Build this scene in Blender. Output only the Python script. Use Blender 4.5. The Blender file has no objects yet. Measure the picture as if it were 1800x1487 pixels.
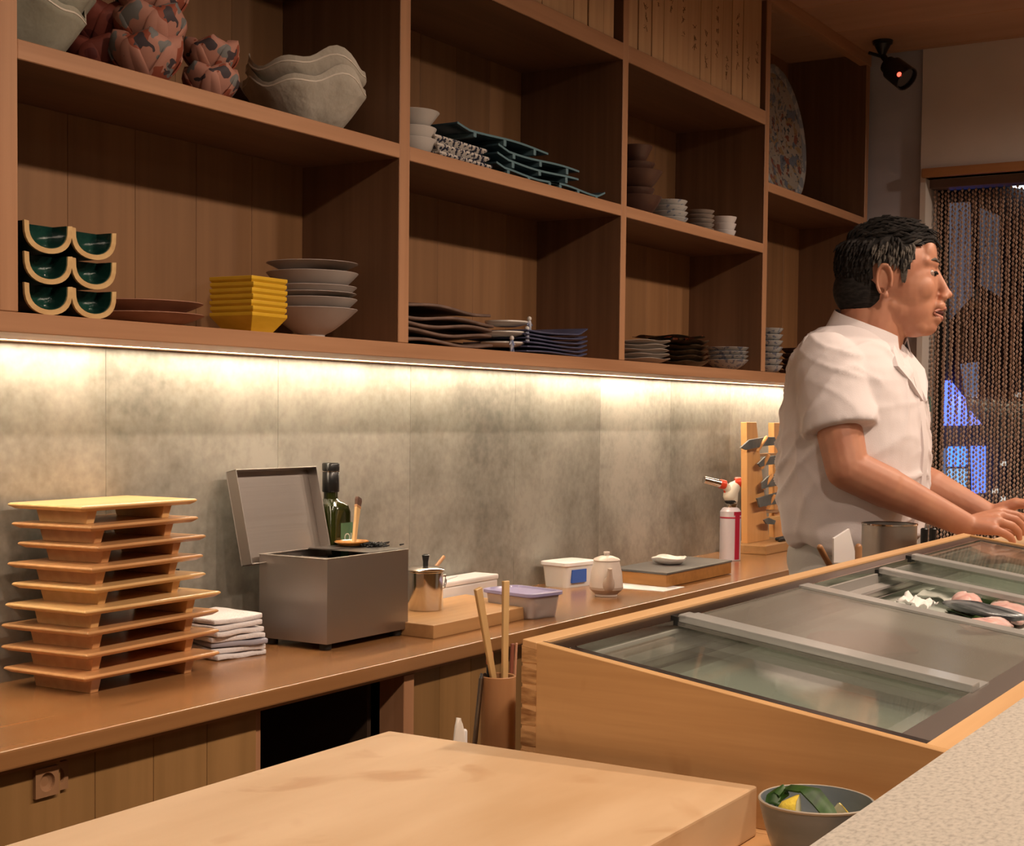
import bpy, bmesh, math, random
from mathutils import Vector, Matrix, Euler, noise
random.seed(7)
PI=math.pi; sin=math.sin; cos=math.cos; R=math.radians
SC=bpy.context.scene; COL=SC.collection
# ------------------------------------------------------------------ camera
FPX=2595.; CY=839.; YAW,PIT,ROL=R(31.52),R(2.45),R(-.609)
EYE=Vector((0,0,1.3))
Fv=Vector((cos(YAW)*cos(PIT),sin(YAW)*cos(PIT),-sin(PIT)))
R0=Vector((sin(YAW),-cos(YAW),0)); D0=Fv.cross(R0)
Rv=cos(ROL)*R0+sin(ROL)*D0; Dv=-sin(ROL)*R0+cos(ROL)*D0
cd=bpy.data.cameras.new('camera'); cam=bpy.data.objects.new('camera',cd); COL.objects.link(cam)
cam.matrix_world=Matrix(((Rv.x,-Dv.x,-Fv.x,EYE.x),(Rv.y,-Dv.y,-Fv.y,EYE.y),(Rv.z,-Dv.z,-Fv.z,EYE.z),(0,0,0,1)))
cd.sensor_fit='HORIZONTAL'; cd.sensor_width=36; cd.lens=FPX/1800*36; cd.shift_y=(CY-743.5)/1800; cd.clip_start=.02
SC.camera=cam
def at(px,py,ax,v):
    """point of the room seen at a spot of the photograph, on the plane ax = v"""
    d=Rv*((px-900)/FPX)+Dv*((py-CY)/FPX)+Fv; i='xyz'.index(ax)
    return EYE+d*((v-EYE[i])/d[i])
def fwd(p): return (Vector(p)-EYE).dot(Fv)
def sil(l,r,Y):
    """centre x and radius of a round thing whose centre line lies on y = Y"""
    p=at((l+r)/2,740,'y',Y); return p.x,(r-l)/2*fwd(p)/FPX
# ------------------------------------------------------------------ light
SC.view_settings.view_transform='Standard'; SC.view_settings.look='None'
SC.view_settings.gamma=1; SC.view_settings.exposure=0.0; SC.view_settings.use_curve_mapping=False
w=bpy.data.worlds.new('world'); SC.world=w; w.use_nodes=True
bg=w.node_tree.nodes['Background']; bg.inputs[0].default_value=(.012,.014,.022,1); bg.inputs[1].default_value=1
WARM=(1,.78,.60)
def spot(x,y,z,tx,ty,tz,e,size=100,rad=.05,blend=.7,col=WARM):
    l=bpy.data.lights.new('downlight','SPOT'); l.energy=e; l.color=col; l.spot_size=R(size); l.spot_blend=blend; l.shadow_soft_size=rad
    o=bpy.data.objects.new('downlight',l); COL.objects.link(o); o.location=(x,y,z)
    o.rotation_euler=(Vector((tx,ty,tz))-Vector((x,y,z))).to_track_quat('-Z','Y').to_euler()
for x in (.35,1.25,2.15,3.05,3.95,4.75): spot(x,-.10,2.60,x,.95,.9,66,112,.05)
spot(-.7,.6,2.60,.6,.7,.9,14,100,.06)
def area(x,y,z,sx,sy,e,col=WARM,rot=(0,0,0)):
    l=bpy.data.lights.new('soft_fill','AREA'); l.shape='RECTANGLE'; l.size=sx; l.size_y=sy; l.energy=e; l.color=col
    o=bpy.data.objects.new('soft_fill',l); COL.objects.link(o); o.location=(x,y,z); o.rotation_euler=rot
area(1.6,-1.5,2.55,4.5,.8,7,(1,.80,.66))  # added soft fill over the customer side, not a real fitting
# ------------------------------------------------------------------ materials
MATS={}
def mat(name,col,rough=.5,metal=0,spec=.5,col2=None,scale=(8,8,8),detail=4,bump=0,bscale=None,lo=.35,hi=.65,emit=None,estr=0,trans=0,coat=0,ior=1.45,sub=0,alpha=1,dist=0):
    if name in MATS: return MATS[name]
    m=bpy.data.materials.new(name); m.use_nodes=True; nt=m.node_tree; N=nt.nodes; L=nt.links
    b=N['Principled BSDF']; b.inputs['Base Color'].default_value=(*col,1); b.inputs['Roughness'].default_value=rough
    b.inputs['Metallic'].default_value=metal; b.inputs['Specular IOR Level'].default_value=spec; b.inputs['IOR'].default_value=ior
    b.inputs['Transmission Weight'].default_value=trans; b.inputs['Coat Weight'].default_value=coat; b.inputs['Coat Roughness'].default_value=.15
    if sub: b.inputs['Subsurface Weight'].default_value=sub; b.inputs['Subsurface Radius'].default_value=(.02,.008,.004); b.inputs['Subsurface Scale'].default_value=.5
    if emit: b.inputs['Emission Color'].default_value=(*emit,1); b.inputs['Emission Strength'].default_value=estr
    if col2 or bump:
        tc=N.new('ShaderNodeTexCoord'); mp=N.new('ShaderNodeMapping'); mp.inputs['Scale'].default_value=scale
        L.new(tc.outputs['Object'],mp.inputs['Vector']); nz=N.new('ShaderNodeTexNoise'); nz.inputs['Scale'].default_value=1; nz.inputs['Detail'].default_value=detail
        nz.inputs['Distortion'].default_value=dist
        L.new(mp.outputs['Vector'],nz.inputs['Vector'])
        if col2:
            cr=N.new('ShaderNodeValToRGB'); cr.color_ramp.elements[0].position=lo; cr.color_ramp.elements[1].position=hi
            cr.color_ramp.elements[0].color=(*col,1); cr.color_ramp.elements[1].color=(*col2,1)
            L.new(nz.outputs['Fac'],cr.inputs['Fac']); L.new(cr.outputs['Color'],b.inputs['Base Color'])
        if bump:
            bp=N.new('ShaderNodeBump'); bp.inputs['Strength'].default_value=bump; bp.inputs['Distance'].default_value=.004
            src=nz
            if bscale:
                src=N.new('ShaderNodeTexNoise'); src.inputs['Scale'].default_value=bscale; L.new(tc.outputs['Object'],src.inputs['Vector'])
            L.new(src.outputs['Fac'],bp.inputs['Height']); L.new(bp.outputs['Normal'],b.inputs['Normal'])
    MATS[name]=m; return m
def wood(name,c1,c2,axis='x',rough=.45,fine=60,long=1.6,bump=.08,spec=.4,vary=.0,knots=None,coat=0):
    """timber: stretched grain, broad figure, a little tone change from board to board"""
    m=bpy.data.materials.new(name); m.use_nodes=True; nt=m.node_tree; N=nt.nodes; L=nt.links; b=N['Principled BSDF']
    tc=N.new('ShaderNodeTexCoord'); sc=[fine]*3; sc['xyz'.index(axis)]=long
    def nz(s,d,det=4,dist=0.):
        mp=N.new('ShaderNodeMapping'); mp.inputs['Scale'].default_value=s; L.new(tc.outputs['Object'],mp.inputs['Vector'])
        n=N.new('ShaderNodeTexNoise'); n.inputs['Scale'].default_value=1; n.inputs['Detail'].default_value=det; n.inputs['Distortion'].default_value=dist
        L.new(mp.outputs['Vector'],n.inputs['Vector']); return n
    n1=nz(sc,1); n2=nz([max(1.2,s*.17) for s in sc],1,3,.6)
    mx=N.new('ShaderNodeMix'); mx.data_type='FLOAT'; mx.inputs[0].default_value=.5
    L.new(n1.outputs['Fac'],mx.inputs[2]); L.new(n2.outputs['Fac'],mx.inputs[3])
    cr=N.new('ShaderNodeValToRGB'); cr.color_ramp.elements[0].position=.36; cr.color_ramp.elements[1].position=.64
    cr.color_ramp.elements[0].color=(*c1,1); cr.color_ramp.elements[1].color=(*c2,1); L.new(mx.outputs[0],cr.inputs['Fac'])
    out=cr.outputs['Color']
    if vary:
        oi=N.new('ShaderNodeObjectInfo'); mr=N.new('ShaderNodeMapRange'); mr.inputs['To Min'].default_value=1-vary; mr.inputs['To Max'].default_value=1+vary
        L.new(oi.outputs['Random'],mr.inputs['Value']); vm=N.new('ShaderNodeVectorMath'); vm.operation='SCALE'
        L.new(out,vm.inputs[0]); L.new(mr.outputs['Result'],vm.inputs['Scale']); out=vm.outputs['Vector']
    if knots:
        k=nz([9,9,9],1,3,.8); kr=N.new('ShaderNodeValToRGB'); kr.color_ramp.elements[0].position=.60; kr.color_ramp.elements[1].position=.72
        kr.color_ramp.elements[0].color=(0,0,0,1); kr.color_ramp.elements[1].color=(.55,.55,.55,1); L.new(k.outputs['Fac'],kr.inputs['Fac'])
        m2=N.new('ShaderNodeMix'); m2.data_type='RGBA'; m2.inputs[7].default_value=(*knots,1); L.new(kr.outputs['Color'],m2.inputs[0]); L.new(out,m2.inputs[6]); out=m2.outputs[2]
    L.new(out,b.inputs['Base Color']); b.inputs['Roughness'].default_value=rough; b.inputs['Specular IOR Level'].default_value=spec
    b.inputs['Coat Weight'].default_value=coat; b.inputs['Coat Roughness'].default_value=.2
    if bump:
        bp=N.new('ShaderNodeBump'); bp.inputs['Strength'].default_value=bump; bp.inputs['Distance'].default_value=.002
        L.new(n1.outputs['Fac'],bp.inputs['Height']); L.new(bp.outputs['Normal'],b.inputs['Normal'])
    return m
def pattern(name,base,inks,scale=30,thr=.5,rough=.25,kind='noise',spec=.5):
    """glazed pottery: base colour with painted patches"""
    m=bpy.data.materials.new(name); m.use_nodes=True; nt=m.node_tree; N=nt.nodes; L=nt.links; b=N['Principled BSDF']
    tc=N.new('ShaderNodeTexCoord'); b.inputs['Roughness'].default_value=rough; b.inputs['Specular IOR Level'].default_value=spec
    out=None; prev=(*base,1)
    for i,(ink,sc,t) in enumerate(inks):
        if kind=='voronoi':
            n=N.new('ShaderNodeTexVoronoi'); n.inputs['Scale'].default_value=sc; src=n.outputs['Distance']
            mp=N.new('ShaderNodeMapping'); mp.inputs['Location'].default_value=(i*3.1,i*1.7,i*.9); L.new(tc.outputs['Object'],mp.inputs[0]); L.new(mp.outputs[0],n.inputs['Vector'])
            cmp='LESS_THAN'
        else:
            n=N.new('ShaderNodeTexNoise'); n.inputs['Scale'].default_value=sc; n.inputs['Detail'].default_value=2; src=n.outputs['Fac']; cmp='GREATER_THAN'
            mp=N.new('ShaderNodeMapping'); mp.inputs['Location'].default_value=(i*3.1,i*1.7,i*.9); L.new(tc.outputs['Object'],mp.inputs[0]); L.new(mp.outputs[0],n.inputs['Vector'])
        mt=N.new('ShaderNodeMath'); mt.operation=cmp; mt.inputs[1].default_value=t; L.new(src,mt.inputs[0])
        mx=N.new('ShaderNodeMix'); mx.data_type='RGBA'; mx.inputs[7].default_value=(*ink,1)
        if out is None: mx.inputs[6].default_value=prev
        else: L.new(out,mx.inputs[6])
        L.new(mt.outputs[0],mx.inputs[0]); out=mx.outputs[2]
    L.new(out,b.inputs['Base Color']); return m
def glass(name,tint=(.9,.95,.92),gloss=.12,rough=.03,haze=.0,hcol=(.5,.52,.5)):
    m=bpy.data.materials.new(name); m.use_nodes=True; nt=m.node_tree; N=nt.nodes; L=nt.links; N.clear()
    o=N.new('ShaderNodeOutputMaterial'); t=N.new('ShaderNodeBsdfTransparent'); t.inputs[0].default_value=(*tint,1)
    g=N.new('ShaderNodeBsdfGlossy'); g.inputs['Roughness'].default_value=rough; g.inputs[0].default_value=(1,1,1,1)
    lw=N.new('ShaderNodeLayerWeight'); lw.inputs[0].default_value=.25
    ma=N.new('ShaderNodeMath'); ma.operation='MULTIPLY_ADD'; ma.inputs[1].default_value=.5; ma.inputs[2].default_value=gloss*.4; L.new(lw.outputs['Fresnel'],ma.inputs[0])
    mx=N.new('ShaderNodeMixShader'); L.new(ma.outputs[0],mx.inputs[0]); L.new(t.outputs[0],mx.inputs[1]); L.new(g.outputs[0],mx.inputs[2])
    last=mx
    if haze:
        d=N.new('ShaderNodeBsdfDiffuse'); d.inputs[0].default_value=(*hcol,1); m2=N.new('ShaderNodeMixShader'); m2.inputs[0].default_value=haze
        L.new(mx.outputs[0],m2.inputs[1]); L.new(d.outputs[0],m2.inputs[2]); last=m2
    L.new(last.outputs[0],o.inputs[0]); return m
W_CABX=wood('cabinet_timber_long',(.34,.165,.082),(.45,.235,.125),'x',.42)
W_CABZ=wood('cabinet_timber_upright',(.34,.165,.082),(.45,.235,.125),'z',.42)
W_DARKX=wood('shelf_shaded_long',(.135,.065,.032),(.19,.095,.048),'x',.5)  # cabinet timber darkened inside the bays, part of their shade in the colour
W_DARKZ=wood('shelf_shaded_upright',(.135,.065,.032),(.19,.095,.048),'z',.5)
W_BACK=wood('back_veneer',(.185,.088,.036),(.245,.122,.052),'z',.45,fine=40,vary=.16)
W_TOP=wood('worktop_timber',(.26,.12,.045),(.33,.16,.062),'x',.24,fine=45,long=1.2,spec=.5,coat=.25,bump=0)
W_DOOR=wood('door_veneer',(.23,.125,.045),(.31,.17,.065),'z',.45,fine=35,vary=.14)
W_BLOCK=wood('block_timber',(.56,.365,.20),(.70,.50,.31),'x',.5,fine=16,long=4,knots=(.46,.25,.12),bump=.05)
W_CASE=wood('case_timber',(.50,.28,.115),(.66,.40,.18),'y',.42,fine=75,long=3.0,knots=(.42,.20,.07),vary=0)
W_CASEX=wood('case_timber_long',(.60,.35,.16),(.72,.45,.22),'x',.42,fine=45,long=2.)
W_LEDGE=wood('ledge_timber',(.48,.26,.10),(.60,.34,.15),'x',.4,fine=30,long=2.)
W_TRAY=wood('tray_timber',(.50,.25,.10),(.62,.34,.15),'x',.3,fine=70,long=5,vary=.13,coat=.2)
W_TRAYL=wood('tray_timber_pale',(.60,.36,.14),(.72,.46,.21),'x',.3,fine=70,long=5,vary=.05,coat=.2)
W_BOARD=wood('board_timber',(.36,.19,.075),(.46,.26,.11),'x',.42,fine=50,long=3)
W_RACK=wood('rack_timber',(.62,.31,.11),(.72,.39,.15),'z',.45,fine=50,long=4)
W_CEIL=wood('ceiling_timber',(.36,.20,.12),(.44,.25,.155),'y',.5,fine=14,long=1.2,vary=.08)
W_BOX=wood('paulownia_box',(.46,.27,.135),(.56,.34,.18),'z',.55,fine=60,long=3,vary=.10)
W_BAMB=wood('bamboo',(.52,.33,.14),(.62,.41,.19),'z',.4,fine=90,long=8)
W_CUP=wood('cup_timber',(.33,.16,.07),(.42,.22,.10),'z',.4,fine=60,long=6)
M_STEEL=mat('brushed_steel',(.44,.40,.37),.38,1,bump=.03,scale=(3,3,220))
M_STEELD=mat('steel_dark',(.22,.20,.19),.32,1,bump=.02,scale=(200,3,3))
M_CHROME=mat('polished_steel',(.62,.58,.55),.14,1)
M_BLACK=mat('black_plastic',(.012,.012,.012),.4)
M_WHITE=mat('white_plastic',(.72,.70,.70),.35,sub=.05)
M_WALLB=mat('plaster_beige',(.62,.57,.53),.85,col2=(.66,.60,.56),scale=(6,6,6),bump=.05,bscale=90)
M_PILLAR=mat('grey_metal_wall',(.42,.43,.50),.6,col2=(.47,.48,.55),scale=(4,4,9))
M_FLOOR=mat('floor_tile',(.07,.055,.045),.5,col2=(.09,.07,.055))
M_LED=mat('led_diffuser',(1,1,1),emit=(1,.84,.62),estr=54)
def zinc():
    m=bpy.data.materials.new('galvanised_sheet'); m.use_nodes=True; nt=m.node_tree; N=nt.nodes; L=nt.links; b=N['Principled BSDF']
    tc=N.new('ShaderNodeTexCoord')
    def nz(s,sc,det,loc=(0,0,0)):
        mp=N.new('ShaderNodeMapping'); mp.inputs['Scale'].default_value=s; mp.inputs['Location'].default_value=loc; L.new(tc.outputs['Object'],mp.inputs['Vector'])
        n=N.new('ShaderNodeTexNoise'); n.inputs['Scale'].default_value=sc; n.inputs['Detail'].default_value=det; L.new(mp.outputs['Vector'],n.inputs['Vector']); return n
    a=nz((1,1,.8),2.6,3,(1.3,0,.4)); c=nz((1,1,1),60,5); st=nz((14,14,.5),1,3)
    def mixf(x,y,f):
        k=N.new('ShaderNodeMix'); k.data_type='FLOAT'; k.inputs[0].default_value=f; L.new(x,k.inputs[2]); L.new(y,k.inputs[3]); return k.outputs[0]
    d_=nz((1,1,1.2),9,4,(.2,.7,2)); f=mixf(mixf(mixf(a.outputs['Fac'],d_.outputs['Fac'],.35),c.outputs['Fac'],.20),st.outputs['Fac'],.05)
    cr=N.new('ShaderNodeValToRGB'); cr.color_ramp.elements[0].position=.38; cr.color_ramp.elements[1].position=.60
    cr.color_ramp.elements[0].color=(.185,.175,.15,1); cr.color_ramp.elements[1].color=(.41,.39,.34,1); L.new(f,cr.inputs['Fac'])
    oi=N.new('ShaderNodeObjectInfo'); mr=N.new('ShaderNodeMapRange'); mr.inputs['To Min'].default_value=.86; mr.inputs['To Max'].default_value=1.1
    L.new(oi.outputs['Random'],mr.inputs['Value']); vm=N.new('ShaderNodeVectorMath'); vm.operation='SCALE'; L.new(cr.outputs['Color'],vm.inputs[0]); L.new(mr.outputs['Result'],vm.inputs['Scale'])
    L.new(vm.outputs['Vector'],b.inputs['Base Color']); b.inputs['Metallic'].default_value=.35; b.inputs['Roughness'].default_value=.48
    return m
M_ZINC=zinc()
def stone():
    m=bpy.data.materials.new('grey_stone'); m.use_nodes=True; nt=m.node_tree; N=nt.nodes; L=nt.links; b=N['Principled BSDF']
    tc=N.new('ShaderNodeTexCoord'); mp=N.new('ShaderNodeMapping'); mp.inputs['Scale'].default_value=(.6,1,1); L.new(tc.outputs['Object'],mp.inputs[0])
    n=N.new('ShaderNodeTexNoise'); n.inputs['Scale'].default_value=300; n.inputs['Detail'].default_value=5; L.new(mp.outputs[0],n.inputs['Vector'])
    cr=N.new('ShaderNodeValToRGB'); cr.color_ramp.elements[0].position=.33; cr.color_ramp.elements[0].color=(.34,.31,.27,1)
    cr.color_ramp.elements[1].position=.66; cr.color_ramp.elements[1].color=(.52,.475,.41,1); e=cr.color_ramp.elements.new(.48); e.color=(.45,.415,.36,1)
    L.new(n.outputs['Fac'],cr.inputs['Fac']); L.new(cr.outputs['Color'],b.inputs['Base Color']); b.inputs['Roughness'].default_value=.7
    bp=N.new('ShaderNodeBump'); bp.inputs['Strength'].default_value=.15; bp.inputs['Distance'].default_value=.001; L.new(n.outputs['Fac'],bp.inputs['Height']); L.new(bp.outputs[0],b.inputs['Normal'])
    return m
M_STONE=stone()
# ------------------------------------------------------------------ mesh helpers
class MB:
    def __init__(s): s.v=[]; s.f=[]
    def add(s,vs,fs,M=None):
        k=len(s.v); s.v+=[tuple(M@Vector(p)) if M else tuple(p) for p in vs]; s.f+=[tuple(i+k for i in f) for f in fs]; return s
    def box(s,a,b,M=None):
        x0,y0,z0=a; x1,y1,z1=b
        return s.add([(x0,y0,z0),(x1,y0,z0),(x1,y1,z0),(x0,y1,z0),(x0,y0,z1),(x1,y0,z1),(x1,y1,z1),(x0,y1,z1)],
          [(0,3,2,1),(4,5,6,7),(0,1,5,4),(1,2,6,5),(2,3,7,6),(3,0,4,7)],M)
    def loft(s,rings,M=None,caps=True,closed=True,loop=False):
        n=len(rings[0]); vs=[p for r in rings for p in r]; fs=[]
        m=len(rings)
        for i in range(m if loop else m-1):
            j=(i+1)%m
            for k in range(n if closed else n-1):
                l=(k+1)%n; fs.append((i*n+k,i*n+l,j*n+l,j*n+k))
        if caps and not loop and closed: fs.append(tuple(range(n))[::-1]); fs.append(tuple((m-1)*n+k for k in range(n)))
        return s.add(vs,fs,M)
    def lathe(s,prof,n=32,M=None,fn=None,ring=False):
        """prof: (r,z) going up the outside and down the inside"""
        rings=[]
        for r,z in prof:
            ring=[]
            for k in range(n):
                t=2*PI*k/n; rr,zz=(fn(t,r,z) if fn else (r,z)); ring.append((rr*cos(t),rr*sin(t),zz))
            rings.append(ring)
        return s.loft(rings,M,loop=ring)
    def tube(s,pts,r,n=8,M=None):
        pts=[Vector(p) for p in pts]; rs=r if isinstance(r,(list,tuple)) else [r]*len(pts); rings=[]; up=None
        for i,p in enumerate(pts):
            d=(pts[min(i+1,len(pts)-1)]-pts[max(i-1,0)]).normalized()
            if up is None: up=Vector((0,0,1)) if abs(d.z)<.9 else Vector((1,0,0))
            a=d.cross(up).normalized(); b=d.cross(a).normalized(); up=-b if False else up
            rings.append([tuple(p+a*rs[i]*cos(2*PI*k/n)+b*rs[i]*sin(2*PI*k/n)) for k in range(n)])
        return s.loft(rings,M)
    def bar(s,a,b,w,h,M=None,up=(0,0,1),w2=None,h2=None):
        a=Vector(a); b=Vector(b); d=(b-a).normalized(); u=Vector(up); x=d.cross(u).normalized(); y=x.cross(d)
        w2=w2 or w; h2=h2 or h
        rg=lambda p,w,h:[tuple(p+x*sx*w/2+y*sy*h/2) for sx,sy in((-1,-1),(1,-1),(1,1),(-1,1))]
        return s.loft([rg(a,w,h),rg(b,w2,h2)],M)
    def ell(s,c,r,M=None,n=16,m=10):
        c=Vector(c); rings=[]
        for i in range(1,m):
            t=PI*i/m; rings.append([(c.x+r[0]*sin(t)*cos(2*PI*k/n),c.y+r[1]*sin(t)*sin(2*PI*k/n),c.z-r[2]*cos(t)) for k in range(n)])
        return s.loft(rings,M)
    def cap(s,a,b,ra,rb,n=12,M=None):
        a=Vector(a); b=Vector(b); d=(b-a); L=d.length; d=d/L if L>1e-6 else Vector((0,0,1)); pts=[];rs=[]
        for t in (-80,-55,-30,0): pts.append(a+d*ra*sin(R(t))); rs.append(ra*cos(R(t)))
        for t in (0,30,55,80): pts.append(b+d*rb*sin(R(t))); rs.append(rb*cos(R(t)))
        u=Vector((0,0,1)) if abs(d.z)<.9 else Vector((1,0,0)); x=d.cross(u).normalized(); y=d.cross(x)
        return s.loft([[tuple(p+x*r*cos(2*PI*k/n)+y*r*sin(2*PI*k/n)) for k in range(n)] for p,r in zip(pts,rs)],M)
    def sheet(s,nx,ny,fn,th,M=None):
        """curved slab: fn(u,v)->(x,y,z) of the top surface, th thick"""
        vs=[];g={}
        for j in range(ny+1):
            for i in range(nx+1):
                p=fn(i/nx,j/ny); g[i,j,0]=len(vs); vs.append(p); g[i,j,1]=len(vs); vs.append((p[0],p[1],p[2]-th))
        fs=[]
        for j in range(ny):
            for i in range(nx):
                fs.append((g[i,j,0],g[i+1,j,0],g[i+1,j+1,0],g[i,j+1,0])); fs.append((g[i,j,1],g[i,j+1,1],g[i+1,j+1,1],g[i+1,j,1]))
        for i in range(nx):
            fs.append((g[i,0,1],g[i+1,0,1],g[i+1,0,0],g[i,0,0])); fs.append((g[i,ny,0],g[i+1,ny,0],g[i+1,ny,1],g[i,ny,1]))
        for j in range(ny):
            fs.append((g[0,j,0],g[0,j+1,0],g[0,j+1,1],g[0,j,1])); fs.append((g[nx,j,1],g[nx,j+1,1],g[nx,j+1,0],g[nx,j,0]))
        return s.add(vs,fs,M)
def obj(name,mb,m,parent=None,bevel=0,smooth=0,seg=2,**kw):
    me=bpy.data.meshes.new(name); me.from_pydata(mb.v,[],mb.f)
    bm=bmesh.new(); bm.from_mesh(me); bmesh.ops.recalc_face_normals(bm,faces=bm.faces)
    if bevel: 
        es=[e for e in bm.edges if len(e.link_faces)==2 and e.calc_face_angle(0)>.5]
        bmesh.ops.bevel(bm,geom=es,offset=bevel,segments=seg,affect='EDGES',profile=.6,clamp_overlap=True)
    bm.to_mesh(me); bm.free()
    if smooth: me.shade_smooth(); me.set_sharp_from_angle(angle=R(smooth))
    if m: me.materials.append(m)
    o=bpy.data.objects.new(name,me); COL.objects.link(o)
    if parent: o.parent=parent
    for k,v in kw.items(): o[k]=v
    return o
def tag(o,label,cat,group=None):
    o['label']=label; o['category']=cat
    if group: o['group']=group
    return o
def thing(name,label,cat,loc=(0,0,0),rz=0,group=None):
    o=bpy.data.objects.new(name,None); COL.objects.link(o); o.location=loc; o.rotation_euler=(0,0,rz); o.empty_display_size=.05
    return tag(o,label,cat,group)
def dup(o,loc=None,rz=None,label=None,parent=None):
    c=o.copy(); COL.objects.link(c); c.parent=parent
    if loc is not None: c.location=loc
    if rz is not None: c.rotation_euler=(0,0,rz)
    if label: c['label']=label
    for ch in list(o.children): dup(ch,parent=c)
    return c
def struct(name,mb,m,parent=None,**k):
    o=obj(name,mb,m,parent,**k); o['kind']='structure'; return o
def remeshed(mb,vox,it=3,fac=.5,disp=None):
    """one continuous skin over overlapping volumes"""
    me=bpy.data.meshes.new('tmp'); me.from_pydata(mb.v,[],mb.f)
    bm=bmesh.new(); bm.from_mesh(me); bmesh.ops.recalc_face_normals(bm,faces=bm.faces); bm.to_mesh(me); bm.free()
    o=bpy.data.objects.new('tmp',me); COL.objects.link(o)
    md=o.modifiers.new('r','REMESH'); md.mode='VOXEL'; md.voxel_size=vox; md.use_smooth_shade=True
    sm=o.modifiers.new('s','SMOOTH'); sm.factor=fac; sm.iterations=it
    dg=bpy.context.evaluated_depsgraph_get(); ev=o.evaluated_get(dg); out=bpy.data.meshes.new_from_object(ev)
    bpy.data.objects.remove(o); bpy.data.meshes.remove(me)
    if disp:
        ns=[v.normal.copy() for v in out.vertices]
        for v,n in zip(out.vertices,ns): v.co+=n*disp(v.co,n)
    out.shade_smooth(); return out
def meshobj(name,me,m,parent=None):
    me.materials.clear(); me.materials.append(m); me.name=name; o=bpy.data.objects.new(name,me); COL.objects.link(o)
    if parent: o.parent=parent
    return o
ORD=['first','second','third','fourth','fifth','sixth','seventh','eighth','ninth','tenth','eleventh','twelfth']
def pos(i,n):   # i counts from the bottom
    if i==0: return 'at the bottom'
    if i==n-1: return 'at the top'
    return ORD[i]+' from the bottom'
# ------------------------------------------------------------------ the room
WZ=.842; YB=2.01; CYF=1.76
struct('floor',MB().box((-2.5,-3,-.05),(9,2.2,0)),M_FLOOR)
ce=struct('ceiling',MB().box((-2.5,-3,2.652),(5.6,2.3,2.70)),W_CEIL)
for i in range(24):
    x0=-2.5+i*.34
    if x0<5.36: struct('plank',MB().box((x0+.002,-3,2.63),(min(x0+.338,5.36),2.12,2.652)),W_CEIL,ce,bevel=.002,seg=1)
wb=struct('wall_back',MB().box((-2.5,2.12,0),(5.5,2.22,2.66)),M_WALLB)
for k in range(-3,9):
    x0=1.41+.47*k
    struct('panel',MB().box((x0+.0003,YB,.80),(min(x0+.4697,5.359),2.12,1.46)),M_ZINC,wb,bevel=.0005,seg=1)
M_DIM=mat('dim_brown_wall',(.10,.07,.05),.8)
struct('wall_left',MB().box((-2.6,-3,0),(-2.5,2.2,2.66)),M_DIM)
struct('wall_front',MB().box((-2.5,-3.1,0),(5.6,-3,2.66)),M_DIM)
# end wall with the opening behind the chef; grey pier next to the shelves
XE=5.36; YP=1.566; YO=1.546; ZO=2.168
we=struct('wall_right',MB().box((XE,YO,0),(XE+.16,YP,2.66)).box((XE,-3,ZO),(XE+.16,YO,2.66)).box((XE,-3,0),(XE+.16,-.2,ZO)).box((XE,-.2,0),(XE+.16,YO,.75)),M_WALLB)
struct('wall_pier',MB().box((XE+.03,YP,0),(XE+.2,2.12,2.66)),M_PILLAR)
struct('trim_1',MB().box((XE-.022,-.25,ZO),(XE+.05,YP-.01,ZO+.032)),wood('trim_timber',(.33,.15,.06),(.42,.20,.085),'y',.4),bevel=.003)
struct('trim_2',MB().box((XE+.05,-.2,ZO-.03),(XE+.12,YO,ZO)),mat('curtain_rail_brown',(.16,.10,.085),.5))
# window behind the curtain
wi=struct('window_1',MB().box((XE+.165,-.22,.73),(XE+.2,YO+.02,.78)).box((XE+.165,-.22,ZO-.02),(XE+.2,YO+.02,ZO+.03)).box((XE+.165,YO-.03,.73),(XE+.2,YO+.02,ZO)).box((XE+.165,.62,.73),(XE+.2,.66,ZO)),M_BLACK)
struct('pane',MB().box((XE+.178,-.2,.78),(XE+.184,YO-.03,ZO-.02)),glass('window_glass',(.75,.8,.85),.2),wi)
# hanging bead curtain
mc=MB()
def bead(x,y,z,r,h):
    vs=[(x,y,z-h),(x,y,z+h)]+[(x+r*cos(a),y+r*sin(a),z) for a in (.4,.4+PI/2,.4+PI,.4+1.5*PI)]
    mc.add(vs,[(0,3,2),(0,4,3),(0,5,4),(0,2,5),(1,2,3),(1,3,4),(1,4,5),(1,5,2)])
yy=YO-.012; col=0
while yy>.55:
    zz=ZO-.04-(col%2)*.008; sw=random.uniform(-.003,.003)
    while zz>.80:
        bead(XE+.085+random.uniform(-.004,.004)+.006*(col%2),yy+random.uniform(-.0012,.0012)+sw*sin(zz*3),zz,.0056,.0088); zz-=.0165
    yy-=.0122; col+=1
cu=obj('bead_curtain',mc,mat('bronze_beads',(.58,.41,.32),.5,.2),kind='stuff'); tag(cu,'brown bead curtain hanging in the opening behind the chef','curtain')
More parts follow.
